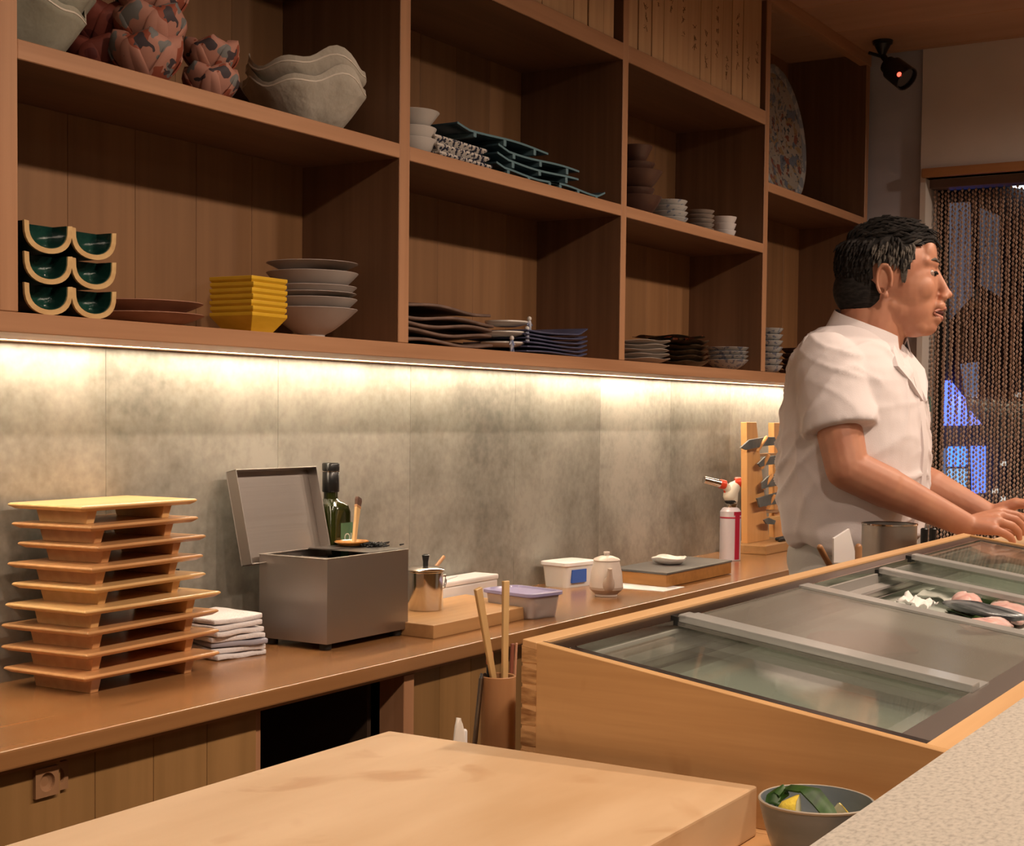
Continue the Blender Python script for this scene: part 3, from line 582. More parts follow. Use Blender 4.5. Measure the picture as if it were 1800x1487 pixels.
def text(name,s,size,M,m,parent,ext=.0003,align='LEFT'):
    c=bpy.data.curves.new(name,'FONT'); c.body=s; c.size=size; c.extrude=ext; c.align_x=align; c.resolution_u=3
    t=bpy.data.objects.new('t',c); COL.objects.link(t); dg=bpy.context.evaluated_depsgraph_get(); me=bpy.data.meshes.new_from_object(t.evaluated_get(dg)); bpy.data.objects.remove(t)
    me.transform(M); me.materials.clear(); me.materials.append(m); me.name=name; o=bpy.data.objects.new(name,me); COL.objects.link(o); o.parent=parent; return o
text('lettering','Ol',.026,Matrix.Translation((.002,-BA-.0010,.186))@Matrix.Rotation(PI/2,4,'X'),mat('label_ink',(.75,.78,.70),.6),la)
for r_ in (bt,): r_.scale=(1,1,1)
# small dish with a brush on the box corner
WB=WZ+.1786
ds=thing('brush_dish','small amber dish lying on the back corner of the steel box','dish',(2.208+.228,1.765+.118,WB))
obj('dish',MB().lathe([(.012,0),(.030,.0015),(.041,.008),(.0405,.0098),(.030,.0040),(.010,.003)],32,Matrix.Diagonal((1,.8,1,1))),mat('amber_glaze',(.45,.19,.04),.2,coat=.4),ds,smooth=50)
obj('backing',MB().box((-.09,-.020,-.0016),(.028,.040,-.0001)),M_STEELD,ds)
br=thing('flat_brush','small wooden brush with brown tip standing in the amber dish on the steel box','brush',(2.208+.235,1.765+.118,WB+.0035)); br.rotation_euler=(R(-6),R(22),R(8))
obj('handle',MB().loft([[(-a,-.003,z),(a,-.003,z),(a,.003,z),(-a,.003,z)] for a,z in ((.0055,0),(.0060,.045),(.0075,.064),(.0088,.080))]),W_BAMB,br,bevel=.001)
obj('ferrule',MB().box((-.0092,-.0036,.079),(.0092,.0036,.084)),W_CUP,br,bevel=.0006)
obj('bristles',MB().loft([[(-a,-b,z),(a,-b,z),(a,b,z),(-a,b,z)] for a,b,z in ((.0086,.0032,.083),(.0095,.004,.096),(.0075,.0035,.102))]),mat('brown_bristle',(.09,.04,.025),.8,bump=.5,bscale=900,scale=(3,3,3)),br,bevel=.001)
mb=MB()
for k in range(90):
    a=Vector((random.gauss(0,.016),random.gauss(0,.011),random.uniform(.001,.008))); mb.cap(a,a+Vector((random.uniform(-.010,.010),random.uniform(-.006,.006),random.uniform(0,.003))),.0022,.0014,6)
o=obj('seaweed_shreds',mb,mat('black_shreds',(.008,.008,.008),.6)); o['kind']='stuff'; o.location=(2.208+.252,1.765+.080,WB); tag(o,'small heap of black shreds on the right corner of the steel box','seaweed')
tag(obj('inner_cover',MB().box((2.208+.140,1.765+.0075,WB+.0001),(2.208+BX-.002,1.765+BY-.0075,WB+.0012)),M_STEELD),'flat dark steel cover over the right half of the steel box','cover')
for o_ in ds,br: o_.location.z+=.0030
o.location.z+=.0012
# ------------------------------------------------------------------ cutting board, pot, tubs
cbm=MB().loft([[ (2.458,1.690,z),(2.838,1.690,z),(2.935,1.925,z),(2.475,1.925,z)] for z in (WZ,WZ+.028)])
tag(obj('cutting_board',cbm,W_BOARD,bevel=.002),'thick brown cutting board under the small steel pot','cutting board')
PZ=WZ+.028
pt=thing('steel_pot','small polished steel pot with black knobbed lid on the cutting board','pot',(2.646,1.842,PZ)); pr_=.0385
obj('body',MB().lathe([(.036,0),(pr_,.003),(pr_,.083),(.041,.085),(.041,.087),(pr_-.001,.087),(pr_-.0015,.084),(pr_-.0015,.004)],40),M_CHROME,pt,smooth=40)
l_=obj('lid',MB().lathe([(.0415,.0875),(.0425,.089),(.0415,.0905),(.030,.095),(.012,.0975),(.001,.098)],40),M_CHROME,pt,smooth=40)
obj('knob',MB().lathe([(.006,.097),(.0055,.103),(.008,.117),(.0085,.120),(.006,.1215)],20),M_BLACK,l_,smooth=40)
obj('handle',MB().tube([(pr_*.9,-.01,.070),(pr_+.018,-.014,.072),(pr_+.020,-.014,.060),(pr_+.016,-.013,.045),(pr_*.9,-.01,.044)],.0028,8),M_CHROME,pt,smooth=60)
ld=thing('ladle','ladle handle of brown wood sticking out of the small steel pot','ladle',(0,0,0))
obj('handle',MB().tube([(2.690,1.850,PZ+.085),(2.740,1.858,PZ+.108)],.0042,10),W_CUP,ld,smooth=50)
obj('stem',MB().tube([(2.655,1.845,PZ+.020),(2.6905,1.8505,PZ+.0855)],.002,8),M_CHROME,ld,smooth=50)
# white foam box, purple lidded tub, blue labelled tub
wbx=thing('white_box','plain white plastic box with a lid behind the steel pot','box',(2.848,1.932,WZ),0)
obj('body',MB().box((0,0,0),(.240,.068,.050)),M_WHITE,wbx,bevel=.005)
obj('lid',MB().box((-.002,-.002,.050),(.242,.070,.063)),M_WHITE,wbx,bevel=.004)
o=obj('pipe_stick',MB().tube([(2.87,1.95,WZ+.0655),(2.97,1.975,WZ+.0655)],.0022,8),M_WHITE,smooth=40)
o.location.z=.0; tag(o,'thin white stick lying on the plain white box','utensil')
tb=thing('lidded_tub','clear plastic tub with pale purple lid beside the cutting board','tub',(2.940,1.712,WZ),R(0))
def rrect(a,b,r,z,n=5):
    p=[]
    for cx,cy,s in ((a-r,b-r,0),(-a+r,b-r,90),(-a+r,-b+r,180),(a-r,-b+r,270)):
        for k in range(n+1): t=R(s+90*k/n); p.append((cx+r*cos(t),cy+r*sin(t),z))
    return p
tA,tB=.056,.076
tb.location=(2.925,1.806,WZ); q=at(919,1037,'z',.900); tb.location=(q.x,q.y,WZ); tb.rotation_euler=(0,0,R(-12))
m_clear=glass('clear_plastic',(.86,.84,.86),.2,.10,.38,(.62,.55,.52))
obj('tub',MB().loft([rrect(tA-.010,tB-.010,.018,.0),rrect(tA-.007,tB-.007,.02,.003),rrect(tA-.002,tB-.002,.02,.052),rrect(tA-.004,tB-.004,.02,.052),rrect(tA-.009,tB-.009,.02,.005)]),m_clear,tb,smooth=40)
obj('lid',MB().loft([rrect(tA,tB,.02,.050),rrect(tA+.004,tB+.004,.022,.052),rrect(tA+.004,tB+.004,.022,.0585),rrect(tA,tB,.02,.060),rrect(tA-.007,tB-.007,.017,.060),rrect(tA-.009,tB-.009,.017,.056)]),glass('purple_lid',(.55,.50,.72),.2,.15,.62,(.42,.38,.58)),tb,smooth=40)
bl=thing('lidded_tub','white lidded tub with a plain blue label behind the teapot','tub',(3.452,1.935,WZ),R(-10))
obj('body',MB().loft([rrect(.058,.038,.012,0),rrect(.064,.044,.014,.058)]),mat('milky_plastic',(.62,.60,.58),.35,sub=.1),bl,smooth=40)
obj('lid',MB().loft([rrect(.066,.046,.014,.056),rrect(.068,.048,.014,.058),rrect(.068,.048,.014,.066),rrect(.063,.043,.013,.068)]),M_WHITE,bl,smooth=40)
obj('label',MB().box((-.040,-.0455,.012),(.020,-.040,.047)),mat('blue_label',(.03,.10,.42),.5),bl)
# teapot
tp=thing('teapot','small cream white ceramic teapot with a knob lid, spout to the viewer','teapot',(3.303,1.742,WZ),R(0))
m_tp=mat('cream_ceramic',(.55,.47,.42),.32,col2=(.60,.52,.46),scale=(9,9,9))
m_tp2=mat('tan_ceramic',(.42,.33,.27),.5)
TPS=.042
obj('body',MB().lathe([(.026,0),(.028,.001),(.028,.006),(.0415,.018),(.0428,.026),(.0395,.060),(.0335,.084),(.0325,.090),(.028,.0915)],40),m_tp,tp,smooth=35)
l2=obj('lid',MB().lathe([(.0335,.090),(.0345,.092),(.031,.096),(.016,.102),(.008,.1035)],36),m_tp,tp,smooth=35)
obj('knob',MB().lathe([(.0065,.103),(.0075,.107),(.0085,.111),(.007,.1135)],20),m_tp,l2,smooth=40)
dv=Vector((-.80,-.60,0)).normalized()
obj('spout',MB().cap(dv*.036+Vector((0,0,.030)),dv*.041+Vector((0,0,.040)),.016,.0145).tube([tuple(dv*.040+Vector((0,0,.034))),tuple(dv*.052+Vector((0,0,.050))),tuple(dv*.053+Vector((0,0,.066))),tuple(dv*.056+Vector((0,0,.076)))],[.0125,.0085,.0065,.0055],14),m_tp2,tp,smooth=60)
obj('band',MB().lathe([(.0282,.0058),(.0420,.0178),(.0432,.0245),(.0425,.0245),(.0290,.0075)],40),m_tp2,tp,smooth=35)
# dark topped board with paper underneath
tag(obj('paper_sheet',MB().box((3.470,1.662,WZ+.0002),(3.60,1.85,WZ+.0012)),mat('white_sheet',(.70,.68,.68),.7)),'sheet of white paper peeping out under the slate topped board','paper')
sbd=thing('slate_board','thick wooden board with dark slate top on the worktop','board',(0,0,0))
obj('base',MB().loft([[(3.555,1.694,z),(3.99,1.694,z),(4.02,1.870,z),(3.585,1.870,z)] for z in (WZ+.0013,WZ+.034)]),wood('board_amber',(.30,.13,.035),(.42,.20,.06),'y',.35),sbd,bevel=.0015)
obj('top',MB().loft([[(3.553,1.692,z),(3.992,1.692,z),(4.022,1.872,z),(3.583,1.872,z)] for z in (WZ+.0341,WZ+.040)]),mat('slate',(.075,.07,.068),.33,col2=(.12,.11,.105),scale=(9,9,9)),sbd,bevel=.0015)
mb=MB(); rr=[]
mb.lathe([(.018,0),(.034,.003),(.047,.012),(.048,.019),(.044,.0215),(.038,.016),(.026,.008),(.010,.006)],36,fn=lambda t,r,z:(r*(1+.06*sin(5*t)+.04*sin(8*t+1)),z*(1+.12*sin(3*t))))
o=obj('shell_dish',mb,mat('white_glaze',(.70,.66,.62),.3,sub=.1),smooth=50); o.location=(3.775,1.790,WZ+.0403); o.rotation_euler=(0,0,.4); tag(o,'white lumpy shell shaped dish on the slate topped board','dish')
# gas torch
tc_=thing('gas_torch','white and red gas can with a torch head on the worktop','torch',(4.372,1.862,WZ+.0003)); cr_=.0335
m_can=mat('can_white',(.62,.57,.62),.3,.25); m_red=mat('torch_red',(.62,.055,.02),.35); m_crim=mat('can_red',(.40,.02,.05),.3,.2)
can=obj('gas_can',MB().lathe([(cr_-.001,0),(cr_,.001),(cr_,.156),(cr_-.002,.158),(.026,.166),(.016,.170)],40),m_can,tc_,smooth=40)
obj('can_band',MB().lathe([(cr_+.0003,.134),(cr_+.0006,.1345),(cr_+.0006,.1385),(cr_+.0003,.139)],40),m_crim,can,smooth=40)
mb=MB()
for a0,a1,z0,z1 in ((229,262,.0,.156),(222,300,.140,.156)):
    rings=[]
    for k in range(9):
        t=R(a0+(a1-a0)*k/8); rings.append([((cr_+d)*cos(t),(cr_+d)*sin(t),z) for d,z in ((.0002,z0+.004),(.0008,z0+.004),(.0008,z1),(.0002,z1))])
    mb.loft(rings)
obj('can_stripe',mb,m_crim,can,smooth=40)
obj('collar',MB().lathe([(.020,.168),(.021,.170),(.021,.180),(.016,.184),(.016,.178)],24),M_CHROME,can,smooth=40)
tdir=Vector((.79,-.61,0))   # sideways across the view
def TP(x,z): return tuple(tdir*x+Vector((0,0,z)))
hd=obj('torch_head',MB().cap(TP(.004,.190),TP(.004,.222),.019,.020).cap(TP(.0,.215),TP(-.022,.238),.018,.012).cap(TP(.004,.222),TP(.020,.242),.019,.014).cap(TP(-.004,.205),TP(.010,.232),.022,.020),mat('torch_ivory',(.60,.55,.46),.35),tc_,smooth=70)
obj('seal_ring',MB().lathe([(.017,.184),(.0195,.185),(.0195,.191),(.017,.192)],24),M_BLACK,hd,smooth=40)
obj('nozzle_ring',MB().tube([TP(-.022,.240),TP(-.040,.244)],[.0148,.0148],18),m_red,hd,smooth=50)
obj('nozzle',MB().tube([TP(-.040,.244),TP(-.098,.257)],[.0125,.0115],18),M_CHROME,hd,smooth=50)
obj('dial',MB().lathe([(.015,-.010),(.0165,-.007),(.0165,.007),(.015,.010)],20,Matrix.Translation(TP(.024,.248))@Matrix.Rotation(PI/2,4,'X')@Matrix.Rotation(R(30),4,'Y')),m_red,hd,smooth=50)
obj('trigger',MB().cap(TP(-.022,.222),TP(-.018,.212),.005,.004),m_red,hd,smooth=50)
# ------------------------------------------------------------------ wooden stand with pegs and grey pieces
rk=thing('peg_stand','orange brown wooden stand of two tall posts with diagonal pegs on a block base','stand',(0,0,0))
def P3(px,py,Y): p=at(px,py,'y',Y); return Vector(p)
bl_=P3(1308,960,1.90)
rx=4.575
obj('base_block',MB().box((4.60,1.83,WZ),(4.93,1.985,WZ+.030)),W_BOARD,rk,bevel=.003)
def post(pxa,pxb,pya,Y,pxc,pxd):
    a=at(pxa,pya,'y',Y); b=at(pxb,pya,'y',Y); c=at(pxc,948,'y',Y); d=at(pxd,948,'y',Y); z0=WZ+.030
    rings=[[(c.x,Y-.010,z0),(d.x,Y-.010,z0),(d.x,Y+.012,z0),(c.x,Y+.012,z0)],[(a.x,Y-.010,a.z),(b.x,Y-.010,a.z),(b.x,Y+.012,a.z),(a.x,Y+.012,a.z)]]
    return MB().loft(rings)
obj('post',post(1308,1325,742,1.93,1309,1348),W_RACK,rk,bevel=.0015)
obj('post',post(1356,1372,743,1.945,1357,1378),W_RACK,rk,bevel=.0015)
for k,(a,b) in enumerate((((1332,792),(1347,769)),((1340,822),(1351,801)),((1343,858),(1357,836)),((1349,893),(1361,872)))):
    obj('peg',MB().cap(P3(*a,1.905),P3(*b,1.885),.0055,.0062,10),W_RACK,rk,smooth=50)
obj('cross_bar',MB().bar(P3(1350,912,1.905),P3(1382,909,1.885),.012,.014),W_TRAYL,rk,bevel=.0015)
for zpx in (800,850,900): obj('rung',MB().bar(P3(1330,zpx,1.932),P3(1368,zpx-2,1.936),.018,.010),W_BOARD,rk,bevel=.001)
m_gp=mat('dark_grey_cloth',(.09,.10,.10),.55,col2=(.14,.15,.15),scale=(20,20,20)); 
for k,(pts,lb) in enumerate(((((1302,787),(1318,773),(1345,768),(1362,768),(1368,782),(1345,784),(1312,791)),'grey pointed blade hanging across the top of the peg stand'),
    (((1333,815),(1345,803),(1368,800),(1369,816),(1350,817),(1337,821)),'dark grey piece on the second peg of the stand'),
    (((1340,848),(1352,836),(1366,834),(1371,853),(1352,856),(1341,860)),'dark grey piece on the third peg of the stand'),
    (((1331,876),(1350,870),(1372,864),(1380,884),(1352,888),(1336,892)),'broad grey piece on the lowest peg of the stand'),
    (((1343,914),(1352,910),(1364,915),(1362,922),(1348,921)),'small grey knob shaped piece near the foot of the peg stand'))):
    f_=[P3(a,b,1.898-.002*k) for a,b in pts]; mb=MB().loft([[tuple(p) for p in f_],[(p.x,p.y+.006,p.z) for p in f_]]); tag(obj('grater',mb,m_gp,bevel=.0015),lb,'kitchen tool')
tag(obj('tool_handles',MB().cap((4.78,1.855,WZ+.036),(4.93,1.850,WZ+.040),.006,.007).cap((4.80,1.872,WZ+.038),(4.95,1.875,WZ+.040),.006,.006),M_BLACK,smooth=50),'black tool handle lying on the base block of the peg stand','kitchen tool')
# ------------------------------------------------------------------ behind the case
def pt_(px,py,Y): return at(px,py,'y',Y)
CL=.9302; YT=.815
a=pt_(1521,922,YT); b=pt_(1613,920,YT); tx,tr_=sil(1520,1615,YT); ztop=pt_(1567,920,YT).z
tag(obj('steel_ledge',MB().box((2.25,.752,.922),(3.05,.87,.930)),M_STEEL,bevel=.001,seg=1),'steel ledge on the kitchen side of the glass case','shelf')
tn=thing('steel_canister','round steel canister without a lid standing behind the glass case','canister',(tx,YT+.0,CL))
hh=ztop-CL
obj('body',MB().lathe([(tr_,0),(tr_,hh),(tr_-.0015,hh),(tr_-.0015,.004)],40),M_STEEL,tn,smooth=40)
obj('rim',MB().lathe([(tr_-.001,hh-.002),(tr_+.0012,hh-.0015),(tr_+.0014,hh+.0012),(tr_-.002,hh+.0012)],40,ring=True),M_CHROME,tn,smooth=40)
q=[pt_(x,y,.785) for x,y in ((1466,946),(1493,929),(1503,968),(1503,990),(1466,990))]
tag(obj('white_scraper',MB().loft([[tuple(p) for p in q],[(p.x+.002,p.y+.004,p.z) for p in q]]),M_WHITE,bevel=.001),'white plastic scraper blade standing behind the glass case','scraper')
q1=pt_(1441,962,.80); q2=pt_(1462,1000,.80)
tag(obj('wooden_pick',MB().cap(q1,q2,.005,.005,10),W_CUP,smooth=50),'brown wooden handle leaning behind the case, left of the white scraper','utensil')
q1=pt_(1509,962,.80); tag(obj('wooden_pick',MB().cap((q1.x,q1.y,q1.z),(q1.x,q1.y,CL+.008),.0065,.0065,10),W_CUP,smooth=50),'short wooden handle end between the white scraper and the steel canister','utensil')
for i,(px,l) in enumerate(((1625,'left black capped sauce bottle beside the steel canister'),(1640,'right black capped sauce bottle beside the steel canister'))):
    q=pt_(px,930,.80); bo_=thing('sauce_bottle',l,'bottle',(q.x,.80,CL)); h_=q.z-CL; r_=.009
    obj('body',MB().lathe([(r_,0),(r_+.001,.003),(r_+.001,h_*.72),(r_*.7,h_*.8)],20),mat('sauce_glass',(.30,.16,.09),.2),bo_,smooth=40)
    obj('cap',MB().lathe([(r_*.75,h_*.78),(r_*.8,h_),(r_*.6,h_+.002)],20),M_BLACK,bo_,smooth=40)
# work board the chef leans over, beyond the case
tag(obj('work_board',MB().box((2.90,.42,.93),(3.75,.80,1.035)),W_BLOCK,bevel=.003),'pale work board beyond the far end of the glass case, under the hands','chopping block')
# ------------------------------------------------------------------ security camera
cc=thing('security_camera','black security camera with a red light under the ceiling corner','camera',(0,0,0))
cp_=at(1560,80,'z',2.629); cp_=Vector((5.17,1.655,2.63)); sc_=1
cY=cp_.y
obj('mount',MB().lathe([(.006,-.06),(.008,-.05),(.012,-.018),(.034,-.012),(.036,0)],24,Matrix.Translation(cp_)),M_BLACK,cc,smooth=40)
c1=at(1560,113,'x',5.165); c2=at(1590,136,'x',5.14)
c1=Vector(c1); c2=Vector(c2)
def hoodmesh():
    m_=MB(); x=dd.cross(Vector((0,0,1))).normalized(); y=x.cross(dd); rg=[]
    for p,rr in ((c1.lerp(c2,.3),.038),(c1.lerp(c2,.3),.041),(c2+dd*.014,.043),(c2+dd*.014,.0395)): rg.append([tuple(p+x*rr*cos(2*PI*k/24)+y*rr*sin(2*PI*k/24)) for k in range(24)])
    return m_.loft(rg,loop=True)
dd=(c2-c1).normalized()
hsg=obj('housing',MB().tube([c1,c1.lerp(c2,.5),c2],[.030,.036,.037],20),M_BLACK,cc,smooth=50)
dd=(c2-c1).normalized()
obj('hood',hoodmesh(),mat('hood_black',(.02,.02,.025),.3),cc,smooth=50)
obj('lens',MB().tube([c2,c2+dd*.004],[.034,.034],20),mat('lens_glass',(.03,.03,.035),.1,coat=.8),cc,smooth=50)
tcv=Vector((-.5,-.8,0)); q=c2+dd*.014+Vector((-.012,-.0,.012))
q=at(1581,131,'x',c2.x-.041)
obj('red_light',MB().ell(q,(.0085,.0085,.0085)),mat('red_led',(0,0,0),emit=(1,.07,.04),estr=4),cc,smooth=60)
obj('antenna',MB().tube([cp_+Vector((0,0,-.055)),c1+Vector((-.05,.05,.035))],.006,10),M_BLACK,cc,smooth=50)
obj('bracket',MB().tube([cp_+Vector((0,0,-.05)),c1.lerp(c2,.3)],.011,12),M_BLACK,cc,smooth=50)
# ------------------------------------------------------------------ the cook
def Q(px,py,d): return EYE+(Rv*((px-900)/FPX)+Dv*((py-CY)/FPX)+Fv)*d
PO=Vector((3.045,1.015,0))
ck=thing('person','cook in a white short sleeved jacket with dark hair leaning over the counter','person',PO)
ck_inv=Matrix.Translation(-PO)
m_skin=mat('skin',(.50,.235,.145),.5,col2=(.43,.185,.115),scale=(22,22,22),sub=.12,lo=.35,hi=.7)
m_hair=mat('dark_hair',(.010,.009,.009),.75,spec=.15,col2=(.028,.024,.022),scale=(60,60,200))
m_hairg=mat('greying_hair',(.075,.066,.058),.8,spec=.1,col2=(.13,.115,.10),scale=(90,90,300))
m_shirt=mat('white_cotton',(.72,.66,.67),.85,bump=.12,bscale=500,scale=(4,4,4)); m_pants=mat('pale_grey_cotton',(.42,.40,.38),.9,bump=.12,bscale=500,scale=(4,4,4))
Hc=Q(1556,487,3.10); HY=R(-71); Mh=Matrix.Translation(Hc)@Matrix.Rotation(HY,4,'Z')
H=lambda x,y,z:Mh@Vector((x,y,z))
b=MB()
def hell(c,r,rot=None):
    M=Mh@Matrix.Translation(Vector(c))
    if rot: M=M@Euler(rot).to_matrix().to_4x4()
    b.ell((0,0,0),r,M,24,16)
# skull, face, jaw
hell((.004,0,.020),(.099,.077,.088)); hell((.046,0,-.018),(.061,.066,.084)); hell((.050,0,-.062),(.055,.054,.062)); hell((-.028,0,-.028),(.064,.064,.060)); hell((.060,0,-.085),(.045,.042,.042))
hell((.083,0,-.104),(.025,.026,.020)); hell((.030,0,-.065),(.045,.058,.050))
for s in (-1,1):
    hell((.066,.036*s,-.026),(.032,.026,.032)); b.cap(H(.0965,.010*s,.026),H(.078,.045*s,.028),.0125,.0115)
    b.cap(H(.016,.040*s,-.062),H(.072,.018*s,-.104),.019,.019); hell((.119,.010*s,-.043),(.010,.008,.0075))
    # eyelids
    b.cap(H(.091,.020*s,.005),H(.080,.042*s,.004),.0105,.0085)
b.cap(H(.099,0,.014),H(.121,0,-.030),.0085,.0100); hell((.1265,0,-.0375),(.0105,.0115,.0095)); hell((.108,0,-.062),(.016,.024,.014)); hell((.104,0,-.088),(.014,.022,.013)); hell((.082,0,.044),(.022,.050,.042))
# ears
for s in (-1,1):
    pts=[]
    for k in range(11):
        t=R(-60+k*27); pts.append(H(-.004-.0155*cos(t)*-1 if False else -.004+.0150*cos(t+PI),s*(.0795+.006*abs(sin(t/2))),-.012+.031*sin(t)))
    for p,q in zip(pts,pts[1:]): b.cap(p,q,.0042,.0042,8)
    hell((.000,.074*s,-.012),(.012,.006,.027)); hell((.000,.077*s,-.044),(.007,.005,.009)); hell((.010,.077*s,-.014),(.004,.005,.006))
# neck, trunk
NB=H(-.034,0,-.20)
b.cap(H(-.002,0,-.055),NB,.056,.062,20); b.cap(H(-.035,0,-.03),H(-.045,0,-.15),.050,.055,20)
bx_=PO.x; by_=PO.y
for z,y,a,c in ((1.38,0,.165,.09),(1.28,.0,.155,.105),(1.18,.0,.15,.11),(1.08,.005,.15,.11),(.98,.01,.155,.11)):
    b.ell((bx_,by_+y,z),(a,c,.11),None,20,12)
b.cap((bx_,by_,1.44),NB,.07,.06,16)
# arms
SR=Vector((bx_-.165,by_+.01,1.415)); ER=Q(1489,824,2.93); WR=Q(1698,923,2.955)
SLf=Vector((bx_+.165,by_+.01,1.415)); ELf=Q(1590,835,3.22); WL=Q(1738,905,3.13)
b.cap(SR+Vector((.02,0,-.01)),SR.lerp(ER,.55),.046,.046,16); b.cap(SR.lerp(ER,.5),ER,.048,.043,16); b.cap(ER,ER.lerp(WR,.35),.043,.042,16); b.cap(ER.lerp(WR,.3),WR,.042,.0245,16)
b.cap(SLf+Vector((-.02,0,-.01)),SLf.lerp(ELf,.55),.046,.046,16); b.cap(SLf.lerp(ELf,.5),ELf,.048,.042,16); b.cap(ELf,ELf.lerp(WL,.35),.042,.041,16); b.cap(ELf.lerp(WL,.3),WL,.041,.0245,16)
def hand(W,fingers,thumb,palm):
    for f in fingers:
        k=f[0]; b.cap(W,k,.0185,.0125,12)
        rs=[.0105,.0090,.0082,.0070]
        for i in range(len(f)-1): b.cap(f[i],f[i+1],rs[i],rs[i+1],10)
    ks=[f[0] for f in fingers]
    for p,q in zip(ks,ks[1:]): b.cap(p.lerp(W,.35),q.lerp(W,.35),.0135,.0135,10); b.cap(p.lerp(W,.08),q.lerp(W,.08),.0105,.0105,10)
    for i in range(len(thumb)-1): b.cap(thumb[i],thumb[i+1],[.0150,.0115,.0095][i],[.0115,.0095,.0080][i],10)
hand(WR,[[Q(1746,931,2.925),Q(1764,937,2.925),Q(1776,944,2.93),Q(1781,953,2.935)],
         [Q(1754,917,2.945),Q(1779,924,2.945),Q(1790,934,2.95),Q(1792,946,2.955)],
         [Q(1758,907,2.97),Q(1785,913,2.97),Q(1797,924,2.975),Q(1799,937,2.98)],
         [Q(1759,901,2.995),Q(1786,905,2.995),Q(1800,915,3.0),Q(1806,927,3.0)]],
     [Q(1722,922,2.985),Q(1752,930,3.02),Q(1776,936,3.03),Q(1796,934,3.02)],None)
hand(WL,[[Q(1785,886,3.10),Q(1812,888,3.08),Q(1824,898,3.06),Q(1826,911,3.05)],
         [Q(1786,884,3.12),Q(1815,885,3.10),Q(1829,895,3.08),Q(1832,909,3.07)],
         [Q(1786,884,3.145),Q(1815,884,3.13),Q(1830,894,3.11),Q(1835,908,3.10)],
         [Q(1784,886,3.17),Q(1811,888,3.16),Q(1826,898,3.15),Q(1832,910,3.14)]],
     [Q(1756,903,3.10),Q(1780,906,3.06),Q(1800,910,3.04),Q(1812,913,3.03)],None)
# legs
for s in (-1,1):
    x=bx_+.080*s; b.cap((x,by_+.02,.93),(x+.01*s,by_+.01,.50),.074,.056,16); b.cap((x+.01*s,by_+.01,.52),(x+.01*s,by_+.035,.09),.056,.040,16)
    b.cap((x+.01*s,by_+.04,.075),(x+.01*s,by_-.12,.050),.038,.030,12)
body=remeshed(b,.0032,6,.5)
body.transform(ck_inv); o=meshobj('body',body,m_skin,ck)
del b
# hair: cap following the skull plus short overlapping locks
hb=MB(); hg=MB()
def inhair(x,z,y=.08):
    if x>.052: return z>.056+.012*(x-.052)/.04
    if x>.041: return z>.030
    if x>.028: return z>.006
    if x>-.030: return z>.024
    return z>-.085
rs_=random.Random(5)
sc0=Vector((.004,0,.020)); sr0=Vector((.1015,.0795,.0905))
capM=MB(); nu,nv=60,36; idx={}
def sk(t,p,k=1.0): return Vector((sc0.x+sr0.x*k*sin(p)*cos(t),sc0.y+sr0.y*k*sin(p)*sin(t),sc0.z+sr0.z*k*cos(p)))
vs=[];fs=[]
for lay in (0,1):
    for j in range(nv+1):
        for i in range(nu):
            t=2*PI*i/nu; p=.02+PI*.80*j/nv; d=sk(t,p); k=1+ (0 if lay else .055+.03*noise.noise(d*40)); vs.append(H(*sk(t,p,k)))
W_=nu*(nv+1)
for j in range(nv):
    for i in range(nu):
        t=2*PI*(i+.5)/nu; p=.02+PI*.80*(j+.5)/nv; d=sk(t,p)
        if not inhair(d.x,d.z): continue
        a=j*nu+i; c=j*nu+(i+1)%nu; e=a+nu; g=c+nu
        fs.append((a,c,g,e)); fs.append((W_+a,W_+e,W_+g,W_+c))
hb.add(vs,fs)
hb.ell((0,0,0),(.067,.069,.064),Mh@Matrix.Translation((-.040,0,-.026)),28,16)
for n_ in range(1500):
    t=rs_.uniform(0,2*PI); p=math.acos(rs_.uniform(-.62,1)); d=sk(t,p,1.02)
    if not inhair(d.x,d.z): continue
    nrm=Vector(((d.x-sc0.x)/sr0.x**2,(d.y)/sr0.y**2,(d.z-sc0.z)/sr0.z**2)).normalized()
    flow=Vector((.9,0,-.15)) if d.z>.075 else Vector((-.25,0,-1)) if d.x<.0 else Vector((-.1,0,-1))
    if d.z>.060 and d.x>.03: flow=Vector((1,rs_.uniform(-.6,.6),.55))
    flow=(flow-nrm*flow.dot(nrm)).normalized()
    kz=max(0,min(1,(d.z-.005)/.085)); L=rs_.uniform(.010,.018)+kz*rs_.uniform(.006,.017)
    lift=.10+kz*rs_.uniform(0,.34)
    L*=1.25 if d.z>.06 and d.x>.02 else 1; tip=d+flow*L+nrm*L*lift; mid=d+flow*L*.5+nrm*(L*lift*.8+.003)
    tgt=hg if (-.030<d.x<.058 and d.z<.064 and d.z>-.03 and rs_.random()<.75) else hb
    r0=.0030+.0012*kz
    tgt.tube([H(*d),H(*mid),H(*tip)],[r0,r0*.85,.0006],5)
for n_ in range(190):    # sideburns and the hair round the ear
    for s in (-1,1):
        z=rs_.uniform(-.008,.04); x=.035+rs_.uniform(-1,1)*.010*(.3+.7*(z+.008)/.048); y=.0770*(1-((x-.004)/.125)**2)**.5-.001+.0*z
        d=Vector((x,s*y,z)); hg.tube([H(*d),H(d.x,d.y+s*.0015,d.z-.006),H(d.x,d.y-s*.001,d.z-.012)],[.0026,.0022,.0005],5)
hair=obj('hair',hb,m_hair,ck,smooth=70); hair.matrix_basis=ck_inv
o=obj('greying_side_hair',hg,m_hairg,hair,smooth=70); o['label']='short greying hair at the temple'; o['kind']='stuff'
